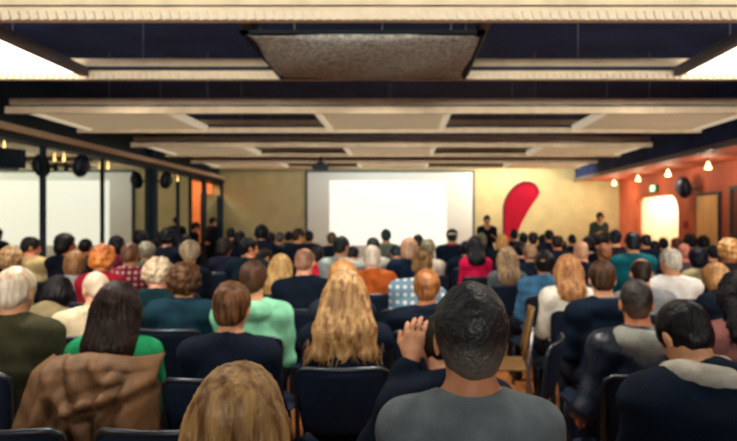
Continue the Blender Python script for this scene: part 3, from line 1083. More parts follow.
MB().box((-0.19, -0.035, -0.10), (0.19, -0.028, 0.10)).build('screen', mat('screen_off', '0d2230', 0.15), t)
MB().tube([(0, 0.03, 0), (0, 0.16, 0.06)], 0.02).build('bracket', M_black, t)
tag(t, 'dark box-shaped monitor high on the left glass wall', 'monitor')
# spotlights under the right soffit and along the left header
def spot(loc, label, grp, e, big):
    t = empty('ceiling_spotlight', loc)
    s = 0.78 if big else 0.24
    MB().lathe([(0.03 * s, 0), (0.03 * s, -0.03), (0.016 * s, -0.035), (0.016 * s, -0.06)], 14).build('socket', M_metal, t, smooth=True)
    MB().lathe([(0.018 * s, -0.055), (0.034 * s, -0.08), (0.05 * s, -0.12), (0.078 * s, -0.175), (0.08 * s, -0.19), (0.02 * s, -0.195)], 18).build('glass_shade', emat('lamp_glow', 'ffdf9e', 4.0) if big else emat('small_lamp_glow', 'ffcf80', 2.6), t, smooth=True)
    tag(t, label, 'spotlight', grp)
    if big:
        lamp('spotlight_glow', 'POINT', (loc[0], loc[1], loc[2] - 0.26), e, WARM, radius=0.06)
for y, lb in ((15.7, 'farthest small lamp under the orange soffit, in the back corner'), (14.1, 'second lamp from the back wall under the orange soffit'), (12.5, 'lamp under the orange soffit above the curtained opening'), (10.85, 'nearest lit lamp under the orange soffit at right'), (9.2, 'lamp under the orange soffit just beyond the picture edge')):
    spot((5.5, y, 2.62), lb, 'soffit lamps', 14, True)
for y, z, lb in ((7.7, 2.585, 'small warm lamp high on the left glass wall, at the picture edge'), (9.05, 2.585, 'small warm lamp over the left glass wall beside the first loudspeaker'), (10.4, 2.585, 'small warm lamp on the left wall beside the white reflection\'s edge'), (12.3, 2.585, 'small warm lamp on the left wall just past the dark column'), (13.6, 2.585, 'farthest small warm lamp along the left wall, near the passage')):
    spot((LX + 0.07, y, z), lb, 'left wall lamps', 2.2, False)
# exit sign and alarm
t = empty('exit_sign', (RX - 0.02, 14.55, 2.28))
MB().box((-0.05, -0.17, -0.09), (0.02, 0.17, 0.09)).build('case', mat('sign_case', '3a4a3c', 0.5), t, bevel=0.008)
MB().box((-0.056, -0.155, -0.075), (-0.05, 0.155, 0.075)).build('face', emat('sign_green', '5fe08a', 1.2), t)
MB().box((-0.062, -0.05, -0.055), (-0.056, 0.06, 0.055)).build('symbol', emat('sign_white', 'f4ffe6', 2.0), t)
tag(t, 'small glowing green and white sign above the curtained opening', 'sign')
t = MB().box((-0.05, -0.06, -0.09), (0, 0.06, 0.09)).build('fire_alarm', mat('alarm_red', '8c1420', 0.4), None, (RX, 12.98, 1.42), bevel=0.012)
tag(t, 'small dark red alarm box on the orange wall below the loudspeaker', 'alarm')

# ------------------------------------------------------------------ hanging ceiling frames
HB = 2.8
X0, X1 = -4.8, 4.36
M_fab = mat('mesh_fabric', '9c9c96', 0.95, var=0.35, scale=34, bump=0.6, bscale=90)
M_light = emat('glow_panel', 'fff3e2', 3.2)
def frame(i, y0, y1, label):
    t = empty('ceiling_frame', (0, 0, HB))
    for y, s in ((y0, 1), (y1, -1)):
        b = MB()
        b.box((X0, min(y, y + s * 0.05), 0.11), (X1, max(y, y + s * 0.05), 0.185))          # upper flange
        b.box((X0 + 0.02, min(y + s * 0.02, y + s * 0.06), 0.08), (X1 - 0.02, max(y + s * 0.02, y + s * 0.06), 0.11), 1)   # dark strip painted as the gap's shadow
        b.box((X0 - 0.04, min(y - s * 0.03, y + s * 0.025), 0.0), (X1 + 0.04, max(y - s * 0.03, y + s * 0.025), 0.085))  # lower lip
        if i == 0:
            n = 150
            for k in range(n):
                x = X0 + (X1 - X0) * (k + 0.5) / n
                b.add([(x - 0.028, y - 0.045, 0.055), (x + 0.012, y - 0.045, 0.055), (x + 0.028, y - 0.045, 0.0), (x - 0.012, y - 0.045, 0.0),
                       (x - 0.028, y - 0.02, 0.055), (x + 0.012, y - 0.02, 0.055), (x + 0.028, y - 0.02, 0.0), (x - 0.012, y - 0.02, 0.0)],
                      [(0, 3, 2, 1), (4, 5, 6, 7), (0, 1, 5, 4), (1, 2, 6, 5), (2, 3, 7, 6), (3, 0, 4, 7)], 2)
        b.build('rail', [M_rail, M_dark, M_white], t)
    for x in (-4.62, -2.92, -1.08, 0.55, 2.5, 4.28):
        MB().box((x - 0.035, y0 + 0.07, 0.02), (x + 0.035, y1 - 0.07, 0.10)).build('crossbar', emat('bar_added_glow', 'fff0d0', 0.40, base='e6dcc6') if i else mat('grey_bar', '77787a', 0.6), t)  # crossbars of the farther frames carry an added glow
    for k, (a, b_) in enumerate(((-4.585, -2.955), (-1.045, 0.515), (2.535, 4.245))):
        if i == 0 and k == 1:
            continue
        o = MB().box((a, y0 + 0.07, 0.045), (b_, y1 - 0.07, 0.075)).build('glow_panel', M_light if i == 0 else M_board, t)
        o['label'] = 'bright white lit panel' if i == 0 else 'cream panel with an added glow'
    for x in (-3.6, -2.4, -0.2, 1.6, 3.0):
        for y in (y0 + 0.03, y1 - 0.03):
            MB().tube([(x, y, 0.18), (x, y, CEIL - HB)], 0.0045, 6).build('wire', M_metal, t)
    tag(t, label, 'ceiling frame', 'hanging ceiling frames')
    return t
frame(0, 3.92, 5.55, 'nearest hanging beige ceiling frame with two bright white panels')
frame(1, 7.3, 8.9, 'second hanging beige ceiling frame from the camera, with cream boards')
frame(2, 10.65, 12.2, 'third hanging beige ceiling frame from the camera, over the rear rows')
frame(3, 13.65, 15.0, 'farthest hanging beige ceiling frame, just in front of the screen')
# sagging mesh panel between the two light panels
t = empty('hanging_mesh_panel', (-0.28, 4.74, HB))
xa, xb, ya, yb = -0.80, 0.80, -0.66, 0.62
nx, ny = 28, 18
vs = []
for j in range(ny + 1):
    for i in range(nx + 1):
        u, v = i / nx, j / ny
        sag = 0.075 * (math.sin(math.pi * u) ** 0.6) * (math.sin(math.pi * v) ** 0.6)
        vs.append((xa + (xb - xa) * u, ya + (yb - ya) * v, -0.025 - sag + 0.008 * math.sin(u * 9 + v * 7)))
fs = [(j * (nx + 1) + i, j * (nx + 1) + i + 1, (j + 1) * (nx + 1) + i + 1, (j + 1) * (nx + 1) + i) for j in range(ny) for i in range(nx)]
fab = new_obj('fabric', vs, fs, M_fab, t)
fab.modifiers.new('thick', 'SOLIDIFY').thickness = 0.01
b = MB()
for p, q in (((xa, ya), (xb, ya)), ((xb, ya), (xb, yb)), ((xb, yb), (xa, yb)), ((xa, yb), (xa, ya))):
    b.box((min(p[0], q[0]) - 0.03, min(p[1], q[1]) - 0.03, -0.035), (max(p[0], q[0]) + 0.03, max(p[1], q[1]) + 0.03, -0.012))
b.build('border', mat('border_dark', '0b1620', 0.8), t)
for x in (xa + 0.1, xb - 0.1):
    for y in (ya, yb):
        MB().tube([(x, y, 0.0), (x, y, CEIL - HB)], 0.006, 6).build('hanger', M_metal, t)
tag(t, 'grey mesh-fabric panel with dark border sagging under the nearest ceiling frame', 'ceiling panel')

# ------------------------------------------------------------------ screen, projector, flag
sx0, sx1, sz0, sz1 = -2.72, 1.93, 0.42, 2.86
t = empty('projection_screen', (0, BACK - 0.03, 0))
MB().box((sx0 - 0.06, -0.05, sz0 - 0.05), (sx1 + 0.06, 0.02, sz1 + 0.05)).build('frame', M_dark, t)
MB().box((sx0, -0.062, sz0), (sx1, -0.05, sz1)).build('canvas', mat('screen_canvas', 'dcdcd2', 0.8, var=0.01), t)
im = MB().box((-2.10, -0.066, 0.80), (1.20, -0.062, 2.63)).build('projected_image', emat('projection', 'fff7e8', 0.95, base='888880'), t)
im['label'] = 'bright blank white projected image'
tag(t, 'large white projection screen with a blank bright image on the back wall', 'screen')
t = empty('projector', (-1.8, 13.0, 2.6))
MB().box((-0.17, -0.15, 0), (0.17, 0.15, 0.11)).build('body', M_black, t, bevel=0.02)
MB().lathe([(0.03, 0), (0.045, 0.0), (0.045, 0.05), (0.03, 0.05)], 18, 0, Matrix.Translation((0.06, 0.14, 0.055)) @ Matrix.Rotation(R(-90), 4, 'X')).build('lens', M_black, t, smooth=True)
MB().tube([(0, 0, 0.10), (0, 0, CEIL - 2.6)], 0.025).box((-0.07, -0.07, 0.11), (0.07, 0.07, 0.17)).build('mount', M_black, t)
tag(t, 'black projector hanging from the ceiling at the screen\'s upper left corner', 'projector')
# feather flag
FY = 15.8
def at(px, py, d):
    return ((px - VPX) / FPX * d, d, CAM_H - (py - VPY) / FPX * d)
def fl(px, py):
    p = at(px, py, FY)
    return (p[0], p[2])
left = [fl(503.5, y) for y in (240, 228, 216, 206)] + [fl(505, 200), fl(508, 194), fl(512.5, 188), fl(518, 183.5), fl(524, 181.3), fl(530, 181.6), fl(535, 184), fl(538, 188), fl(539.3, 193)]
right = [fl(537.5, 197), fl(533, 203), fl(528, 211), fl(522.5, 221), fl(518, 231), fl(515, 240)]
t = empty('feather_flag', (left[0][0], FY, 0))
sail = MB()
sail.prism([(x - left[0][0], z) for x, z in left + right], 1, -0.012, 0.012)
sail.build('sail', mat('flag_red', 'e0123f', 0.7, var=0.05, scale=3), t)
MB().tube([(0, 0, 0.06)] + [(x - left[0][0], 0, z) for x, z in left], 0.022, 8).build('pole', M_black, t, smooth=True)
MB().box((-0.35, -0.035, 0), (0.35, 0.035, 0.05)).box((-0.035, -0.35, 0), (0.035, 0.35, 0.05)).tube([(0, 0, 0.04), (0, 0, 0.2)], 0.03).build('base', M_black, t)
tag(t, 'red teardrop feather flag on a dark pole, right of the screen', 'flag')

# ------------------------------------------------------------------ the audience
NAVY, BLK, DNV = '0a1626', '0a111c', '0c1d33'
DK, BR, GI = '17110f', '3a2618', '9a5426'
# nearest rows
person(470, 337, 1.39, 'man with short dark hair and bare neck in a grey T-shirt, biggest head in view', hair='short', hc='14161a', hc2='34322e', fade=('15171a', '66615a'), top='tee', tc='7a868a',
       short='man in the grey T-shirt', yaw=-2, turn=4, bow=3, fw=3, hs=1.0, wid=0.160, skin='c98a62')
person(240, 419, 1.30, 'woman at the bottom edge, only her straight golden hair showing', sex='f', hair='long', hc='7a5028', hc2='e0b270', top='sweater', tc='0f141d',
       short='golden-haired woman at the bottom edge', yaw=0, turn=0, bow=2, L=0.30, W=0.105, fw=3, wave=0.003)
person(684, 336, 2.02, 'person with bowed dark head in a big black coat and pale scarf', sex='m', hair='short', hc='0c0b10', top='coat', tc='080d16', yaw=0, turn=12, bow=30, fw=12, lean=-0.08,
       short='person in the big black coat', extra=(('scarf', 'a8a498', 'pale grey scarf'),), wid=0.19)
person(441, 350, 2.25, 'person in a black jacket holding a raised hand beside their dark head', sex='m', hair='short', hc='15110f', top='jacket', tc='0a1320', yaw=6, turn=6, bow=26, fw=16, arms=('head', 'lap'),
       short='person with a hand raised to the head', skin='d79b78')
w5 = person(118, 308, 2.73, 'woman with long dark brown hair and green top, brown jacket round her', sex='f', hair='long', hc='120c0c', hc2='2c1a15', top='sweater', tc='1f8a58', yaw=2, turn=10, bow=8, L=0.30, W=0.095,
       short='long dark-haired woman in green', wave=0.005)
person(232, 308, 2.73, 'person with short tousled brown hair in a navy black sweater', sex='f', hair='short', hc='22150e', hc2='7a5030', top='sweater', tc='0a1422', yaw=0, turn=0, bow=6, wid=0.172,
       short='person with short tousled brown hair', hs=0.98)
person(346, 295, 2.91, 'woman with long wavy blonde hair spread over a dark navy top', sex='f', hair='long', hc='84542a', hc2='e0b474', top='sweater', tc='0a1424', yaw=2, turn=-4, bow=4, L=0.285, W=0.150, wid=0.165,
       short='woman with long wavy blonde hair')
person(636, 303, 2.79, 'man with cropped hair in a black leather jacket with grey hood', hair='crew', hc='1c1412', hc2='4a3428', fade=('1a120e', '6a4836'), top='jacket', tc='0a1420', kind='leather', yaw=4, turn=-16, bow=6, arms=('side', 'lap'),
       short='man in the leather jacket', extra=(('hood', '8b8d86', 'grey cloth hood'),), cdx=-0.06, skin='c4805a', hs=0.90)
person(737, 295, 3.10, 'dark long-haired woman in a dusty pink top at the right edge', sex='f', hair='long', hc='0e0b10', top='sweater', tc='8a5a56', yaw=8, turn=-10, L=0.22, W=0.10,
       short='woman in dusty pink at the right edge')
person(17, 292, 2.83, 'old man with white thinning hair in an olive jacket at left edge', hair='short', hc='b89a78', hc2='f4e8d2', top='jacket', tc='3b3a26', yaw=-6, turn=8, bow=8, wid=0.19,
       short='white-haired man in the olive jacket')
# middle rows
person(58, 300, 4.15, 'dark-haired person bowing far forward, beige collar, beside the white-haired man', sex='f', hair='bob', hc='0d0c12', top='shirt', tc='857a5c', yaw=0, turn=20, bow=34, fw=22, short='bowing person with the beige collar')
person(96, 290, 3.69, 'old man with bald pale head turned left, in a cream shirt', hair='buzz', hc='d8b898', hc2='f0dcc4', top='shirt', tc='e2d2b0', yaw=6, turn=40, bow=16, fw=12, skin='e0a888', short='bald pale-headed man in cream')
person(186, 281, 3.83, 'woman with curly dark brown hair in a dark teal jacket', sex='f', hair='curly', hc='150e0a', hc2='6a4526', top='jacket', tc='10303f', yaw=-3, turn=-8, bow=8, wid=0.176, short='curly-haired woman in dark teal')
person(254, 280, 3.59, 'man with short dark brown hair in a mint green hoodie', hair='short', hc='2a1a12', hc2='5a3c28', top='hoodie', tc='86cfaa', yaw=3, turn=-4, bow=5, short='man in the mint green hoodie')
person(160, 273, 4.65, 'woman with ruffled white-blond hair and bare nape, head turned right', sex='f', hair='curly', hc='b08a58', hc2='f4e6cc', top='tee', tc='0e3038', yaw=-10, turn=-50, bow=12, skin='e8a68c', short='white-blond woman turned right')
person(343, 279, 3.80, 'golden-haired person just beyond the wavy blonde woman, top of head lit', sex='f', hair='bob', hc='8a5426', hc2='dca25c', top='sweater', tc='1d2430', yaw=0, turn=3, short='golden-haired person beyond the blonde')
person(427, 288, 3.77, 'man with ginger brown hair in a black jacket, before the check shirt', hair='short', hc='6a3818', hc2='b87840', top='jacket', tc='090f1a', yaw=-3, turn=-4, bow=4, skin='d8936a', short='ginger man in the black jacket', hs=0.98)
person(602, 279, 3.70, 'man with dark brown hair in a navy hoodie with grey stripes', hair='short', hc='1a110c', hc2='5a3a26', top='hoodie', tc='0c1a2c', yaw=5, turn=-14, bow=8, short='man in the navy hoodie', extra=(('collar', '44586a', 'grey-blue stripe round the hood'),))
person(641, 273, 4.45, 'balding dark-haired man in a grey shirt beside the white shirt', hair='balding', hc='221712', top='shirt', tc='83868a', yaw=0, turn=-10, bow=10, skin='d99a76', short='balding man in the grey shirt')
person(670, 262, 5.20, 'broad man with grey-white hair in a bright white shirt', hair='short', hc='8a8478', hc2='e6dfcf', top='shirt', tc='fbf6ec', yaw=-4, turn=30, bow=8, wid=0.20, short='grey-haired man in the white shirt')
person(568, 270, 4.55, 'woman with strawberry blonde shoulder-length hair in a white sweater', sex='f', hair='long', hc='8a5028', hc2='dca064', top='sweater', tc='e6e0d4', yaw=3, turn=-12, bow=3, L=0.16, W=0.075, wid=0.168, short='strawberry blonde woman in white')
person(544, 264, 5.41, 'person with dark hair and a pale headband in a blue denim jacket', sex='f', hair='pixie', hc='14110f', top='jacket', tc='40759e', kind='denim', yaw=6, turn=-5, wid=0.172, short='person in the denim jacket', extra=(('headband', '9a917c', 'pale band across the hair'),), lean=0.08)
person(372, 258, 5.53, 'white-haired man in a rust orange jacket below the screen', hair='short', hc='c9b49c', hc2='fbefe0', top='jacket', tc='c2602a', yaw=-3, turn=4, bow=3, short='white-haired man in rust orange', skin='e8ac8a')
person(305, 262, 4.66, 'man with thinning reddish hair in a broad black sweater', hair='balding', hc='6a4030', hc2='a8785c', top='sweater', tc='091220', yaw=0, turn=-8, wid=0.196, skin='dca080', short='thinning-haired man in black')
person(281, 267, 5.51, 'woman with long yellow-blonde hair left of the broad black sweater', sex='f', hair='long', hc='b47c38', hc2='f0cc82', top='sweater', tc='27303a', L=0.26, W=0.105, yaw=0, turn=0, short='long yellow-blonde woman')
person(422, 266, 4.63, 'brown-haired woman with a dark hair tie in a pale blue check shirt', sex='f', hair='bun', hc='3a2616', hc2='9a7448', top='shirt', tc='6f94ac', kind='plaid', yaw=0, turn=-6, lean=0.17, wid=0.168, short='woman in the pale check shirt')
person(131, 255, 5.87, 'brown-haired man in a red and grey plaid shirt', hair='short', hc='4a2c1a', hc2='8a5c3c', top='shirt', tc='8a1c34', kind='plaid', yaw=3, turn=-10, short='man in the red plaid shirt')
person(104, 259, 5.00, 'woman with bright ginger curls and a red top', sex='f', hair='curly', hc='c0541a', hc2='f6a04c', top='sweater', tc='9a1830', yaw=-3, turn=-12, bow=16, short='ginger curly-haired woman')
person(76, 263, 5.81, 'person with sandy brown hair in a pale grey shirt, left of ginger curls', sex='f', hair='bob', hc='5c3a20', hc2='c48c54', top='shirt', tc='b4b4b2', yaw=5, turn=-8, bow=10, short='sandy-haired person in pale grey')
person(31, 247, 6.79, 'dark-haired man looking right, in a cream beige jacket', hair='short', hc='10100f', top='jacket', tc='c0ab7c', yaw=-4, turn=-50, skin='c47c58', short='man in the cream beige jacket', lean=-0.06)
person(11, 259, 5.61, 'person with lit sandy blond hair at the far left edge', sex='f', hair='curly', hc='8a6238', hc2='e2bc84', top='sweater', tc='0d1626', short='sandy blond at the left edge')
person(66, 244, 6.57, 'person with thick black hair, face turned right, by the left glass', sex='f', hair='bob', hc='0b0d12', top='sweater', tc='0b1728', yaw=-4, turn=-62, skin='b8653f', short='thick black-haired person turned right')
person(147, 252, 6.78, 'grey-haired person in a grey-green top behind the plaid shirt', sex='f', hair='pixie', hc='5a584e', hc2='a8a48c', top='sweater', tc='50584c', short='grey-haired person behind the plaid shirt')
person(117, 245, 7.61, 'dark-haired person in a burgundy top beyond the ginger curls', sex='f', hair='bob', hc='0d0b14', top='sweater', tc='5a1830', short='person in burgundy')
person(86, 247, 8.37, 'dark-haired person left of the burgundy top', hair='short', hc='14110f', top='sweater', tc='101c2c', skin='b87850', short='dark-haired person left of burgundy')
person(141, 238, 8.57, 'person with a big black bob, left of the dark wall column', sex='f', hair='curly', hc='0a0d14', top='sweater', tc='0b1524', short='big black bob by the column')
person(168, 237, 7.63, 'person with round black hair just right of the dark wall column', sex='f', hair='curly', hc='0a0d16', top='sweater', tc='0c1426', short='round black hair right of the column')
person(155, 246, 9.44, 'dark-haired man in a purple-black top below the dark wall column', hair='short', hc='0d0e14', top='sweater', tc='17142a', short='man below the wall column')
person(185, 242, 8.78, 'dark-haired man right of the round black hair', hair='short', hc='0c0f16', top='jacket', tc='0c1626', short='man right of the round black hair')
person(190, 253, 5.60, 'person with grey-beige hair in a dark jacket, left of the standing people', sex='f', hair='pixie', hc='6a5c48', hc2='c0a884', top='jacket', tc='0c1826', turn=20, short='grey-beige-haired person in dark jacket')
person(225, 247, 7.69, 'dark-haired person with flushed cheek, just right of the standing figure', sex='f', hair='bob', hc='14100f', top='sweater', tc='16182c', turn=-40, skin='c87860', short='person with flushed cheek')
person(249, 248, 6.47, 'man with black hair, face turned right, in a wide dark teal jacket', hair='short', hc='0b0e14', top='jacket', tc='08202e', yaw=-12, turn=-45, wid=0.20, skin='d08a60', short='man in the wide teal jacket')
person(231, 234, 10.77, 'dark head in front of the tan wall\'s left end', hair='short', hc='10131a', top='jacket', tc='0b1526', short='dark head at the tan wall\'s left end')
person(240, 238, 9.81, 'dark-haired person between the two left heads before the tan wall', sex='f', hair='bob', hc='0a0e15', top='sweater', tc='0b1526', short='second dark head before the tan wall')
person(262, 233, 8.72, 'person with tall black hair rising above others before the tan wall', sex='f', hair='curly', hc='090c13', top='jacket', tc='0a1526', short='tall black hair before the tan wall')
person(271, 239, 9.71, 'dark-haired person tucked right of the tall black hair', hair='short', hc='0f1016', top='sweater', tc='0b1628', short='head right of the tall black hair')
person(264, 257, 7.37, 'dark-haired person in a pale green collar left of the yellow-blonde woman', hair='short', hc='17110f', top='shirt', tc='8fc48c', bow=26, fw=16, turn=-30, short='person in the pale green collar')
person(280, 238, 10.72, 'person with greying dark hair before the tan wall\'s middle', hair='short', hc='2a2a2a', hc2='6a6a64', top='shirt', tc='3a4652', short='greying head before the tan wall')
person(289, 237, 11.70, 'narrow dark head right of the greying one', hair='short', hc='0d1119', top='jacket', tc='0b1728', short='narrow dark head')
person(299, 236, 8.92, 'brown-haired man looking right, before the tan wall near the screen', hair='short', hc='2b1c16', top='jacket', tc='0c1526', turn=-50, yaw=-10, skin='c08a60', short='brown-haired man looking right')
person(309, 237, 10.59, 'dark-haired man at the projection screen\'s left edge', hair='short', hc='0c1018', top='jacket', tc='0a1526', short='man at the screen\'s left edge')
person(317, 255, 7.29, 'dark-haired man with a bright red collar behind the black sweater', hair='short', hc='131116', top='jacket', tc='c81838', skin='d08058', turn=10, short='man with the red collar')
person(332, 239, 9.79, 'brown-haired man in a dark jacket before the screen\'s left part', hair='short', hc='3a3020', hc2='6a5a40', top='jacket', tc='0a1a2c', short='brown-haired man before the screen')
person(342, 247, 6.42, 'man with dark hair in a pale blue-grey shirt', hair='short', hc='13201f', top='shirt', tc='a4b4b2', turn=-25, short='man in the pale blue-grey shirt', lean=0.08)
person(353, 257, 8.14, 'dark head low between pale blue shirt and white-haired man', hair='short', hc='0e1518', top='jacket', tc='0a1c28', bow=25, fw=14, short='low dark head by the pale shirt')
person(373, 247, 7.29, 'dark-haired head just above the white-haired man', hair='short', hc='1a1b18', top='sweater', tc='a8a8a0', short='dark head above the white-haired man')
person(386, 236, 9.66, 'long-necked dark-haired man rising before the bright screen', hair='short', hc='16302c', top='shirt', tc='6a7068', skin='d8a070', short='long-necked man before the screen', extra=(('collar', '8a9488', 'grey collar'),))
person(396, 254, 8.16, 'bowed person in a blue-black jacket right of the long-necked man', hair='short', hc='0b2230', top='jacket', tc='0a2438', bow=30, fw=18, short='bowed person in blue-black')
person(409, 249, 6.39, 'reddish-blond woman in a navy jacket, left of the dark bun', sex='f', hair='bob', hc='9a6a50', hc2='e0b494', top='jacket', tc='0a2038', wid=0.17, turn=10, short='reddish-blond woman in navy', lean=0.06)
person(418, 242, 9.06, 'small dark head before the screen between two fair-haired women', hair='short', hc='141a18', top='jacket', tc='0a1a2c', short='small dark head between fair women')
person(428, 249, 7.28, 'person with ash-brown hair before the screen, above the hair tie', sex='f', hair='pixie', hc='4a4434', hc2='9a9070', top='sweater', tc='c0b8a8', short='ash-brown head above the hair tie')
person(452, 237, 9.25, 'man in a dark cap and navy jacket with red collar before the screen', hair='short', hc='14110f', top='jacket', tc='0a1a2e', wid=0.20, skin='b89a6a', short='man in the dark cap', extra=(('cap', '10201f', 'dark cap'), ('collar', 'a01c40', 'dark red collar', 1)))
person(466, 249, 8.35, 'dark-haired person in a navy coat right of the capped man', hair='short', hc='0c1520', top='coat', tc='0a1a2c', short='person in a navy coat')
person(475, 246, 7.13, 'dark long-haired woman in a crimson sweater', sex='f', hair='long', hc='10141a', top='sweater', tc='c8154a', L=0.17, W=0.08, short='woman in the crimson sweater', wid=0.14)
person(481, 240, 9.81, 'person with streaked dark blond hair in front of the standing speaker', sex='f', hair='bob', hc='2f3a2c', hc2='8a8a64', top='jacket', tc='0a1526', short='streaked hair before the speaker')
person(502, 242, 8.92, 'ginger-blond person in a dark jacket below the red flag', sex='f', hair='bob', hc='9a6228', hc2='e8b064', top='jacket', tc='091c28', short='ginger-blond person below the flag', wid=0.172)
person(507, 258, 6.27, 'woman with long light brown hair and a grey top, below the flag', sex='f', hair='long', hc='6a4c34', hc2='c0a078', top='sweater', tc='59636c', L=0.24, W=0.09, short='long light-brown-haired woman')
person(514, 235, 11.33, 'dark head touching the flag\'s lower right edge', hair='short', hc='0a0d14', top='jacket', tc='0a1526', short='dark head at the flag\'s edge')
person(523, 239, 10.48, 'second dark head right of the flag', hair='short', hc='0f1016', top='jacket', tc='0b1628', short='second dark head right of the flag')
person(533, 239, 9.43, 'third dark head right of the flag, slightly brown', hair='short', hc='1c1616', top='jacket', tc='0b1628', short='third dark head right of the flag')
person(543, 240, 11.99, 'fourth dark head right of the flag', sex='f', hair='bob', hc='0a0e16', top='jacket', tc='0b1830', short='fourth dark head right of the flag')
person(549, 236, 10.69, 'taller dark head before the cream wall, fifth from the flag', hair='short', hc='0a0d14', top='jacket', tc='0c1424', short='fifth dark head right of the flag')
person(530, 254, 7.17, 'tan-haired person among dark rows, left of the denim jacket', hair='short', hc='6a4a34', hc2='a8805a', top='jacket', tc='0a1628', short='tan-haired person left of denim')
person(520, 250, 8.06, 'dark-haired person left of the tan-haired one', hair='short', hc='0b0f16', top='jacket', tc='0b182a', short='dark head left of the tan hair')
person(557, 242, 8.08, 'man with reddish bald crown and dark sides before the cream wall', hair='balding', hc='14100f', top='jacket', tc='0c1830', skin='c07050', short='man with reddish bald crown')
person(562, 249, 9.81, 'dark-haired person beyond the strawberry blonde woman', hair='short', hc='0b1018', top='jacket', tc='0c2036', short='dark head beyond strawberry blonde')
person(572, 240, 11.81, 'lone oval black head straight above the strawberry blonde woman', hair='short', hc='0a0c16', top='sweater', tc='0d1428', short='oval black head')
person(581, 252, 6.30, 'bald pinkish head right of the strawberry blonde hair', hair='buzz', hc='c08868', hc2='d8a080', top='jacket', tc='0d1524', skin='dc9a78', short='bald pinkish head')
person(588, 244, 8.95, 'dark-haired person with a white collar below the standing presenter', sex='f', hair='bob', hc='101218', top='jacket', tc='0d1424', extra=(('collar', 'd8d0c4', 'white collar'),), short='dark head with white collar')
person(596, 241, 9.84, 'dark head directly under the standing presenter, left one', hair='short', hc='0a0d18', top='jacket', tc='10142c', short='left head under the presenter')
person(605, 241, 10.72, 'dark head directly under the standing presenter, right one', hair='short', hc='0b0e16', top='jacket', tc='0c1424', short='right head under the presenter')
person(604, 253, 7.15, 'person with ginger-brown hair beyond the navy hoodie man', hair='short', hc='6a3c26', hc2='a06440', top='sweater', tc='a01c40', short='ginger-brown head beyond the hoodie')
person(615, 238, 8.10, 'round dark head with burgundy shoulders before the orange wall', hair='short', hc='0a1020', top='sweater', tc='241428', short='round dark head with burgundy shoulders')
person(632, 243, 6.23, 'dark-haired man in a bright teal jacket', hair='short', hc='0b1120', top='jacket', tc='0f5f6c', wid=0.19, short='man in the teal jacket', turn=0)
person(645, 241, 8.35, 'man with bald tan crown before the glowing curtain', hair='balding', hc='101218', top='jacket', tc='0c1a30', skin='c88a54', short='bald tan crown before the curtain')
person(653, 248, 9.22, 'dark-haired person with bare shoulders right of the teal jacket', sex='f', hair='bob', hc='0a0f1c', top='tee', tc='0b1a30', skin='c88860', short='bare-shouldered person')
person(664, 244, 10.15, 'purple-dark head leaning before the glowing curtain', hair='short', hc='14101f', top='jacket', tc='121428', tilt=-14, short='leaning head before the curtain')
person(676, 246, 11.06, 'person with ginger face turned left at the curtain\'s right edge', sex='f', hair='bob', hc='5a2c18', top='jacket', tc='141826', turn=70, yaw=3, skin='c8743e', short='ginger face at the curtain\'s edge')
person(684, 252, 7.49, 'pink-headed person behind the grey-white-haired man', hair='buzz', hc='a86858', top='sweater', tc='4a3a44', skin='b86a5a', short='pink head behind the white shirt')
person(690, 241, 9.29, 'wide dark head left of the wooden door', sex='f', hair='curly', hc='090e18', top='jacket', tc='0b1628', short='wide dark head left of the door')
person(703, 242, 10.21, 'dark head in front of the wooden door', sex='f', hair='curly', hc='0a0f18', top='jacket', tc='0b1628', short='dark head before the door')
person(697, 258, 6.62, 'person with tall dark hair in a khaki collar shirt, before the door', sex='f', hair='bob', hc='0a1020', top='shirt', tc='a09a72', skin='d08a60', short='dark-haired person in khaki')
person(712, 255, 8.01, 'dark-haired person right of the wooden door', hair='short', hc='0b0e1a', top='jacket', tc='0b1428', short='dark head right of the door')
person(728, 251, 5.76, 'person with golden lit curls at the right edge', sex='f', hair='curly', hc='a8682c', hc2='f0c078', top='sweater', tc='2a2430', skin='c87c54', turn=30, short='golden-curled person at the right edge')
person(716, 280, 4.35, 'dark-clad person with ginger hair low beside the white shirt', sex='f', hair='bob', hc='8a5a30', hc2='d09a58', top='jacket', tc='0b1422', bow=30, fw=22, short='dark-clad ginger person')
# people standing
STAND = 'people standing at the front'
person(487, 220, 13.60, 'speaker in dark clothes standing left of the red flag', hair='short', hc='1c1512', top='sweater', tc='0a1522', stand=True, yaw=176, turn=0, arms=('talk', 'hang'), chair=False, group=STAND, skin='c89070')
person(600, 217, 14.20, 'presenter with dark hair and grey-green top standing before the cream wall', hair='pixie', hc='17120f', top='jacket', tc='3a4a44', stand=True, yaw=190, turn=-20, arms=('talk', 'talk'), chair=False, group=STAND, skin='c88a60', extra=(('collar', 'c8d4c8', 'pale collar'),))
person(213, 221, 14.90, 'person in dark clothes standing with back to the tan glass at left', hair='short', hc='0c1018', top='jacket', tc='0c1226', stand=True, yaw=-40, arms=('hang', 'hang'), chair=False, group=STAND)
person(196, 227, 13.60, 'person standing at the orange lit passage', hair='short', hc='2a1610', top='jacket', tc='0b1626', stand=True, yaw=-60, arms=('hang', 'talk'), chair=False, group=STAND, skin='c88060')

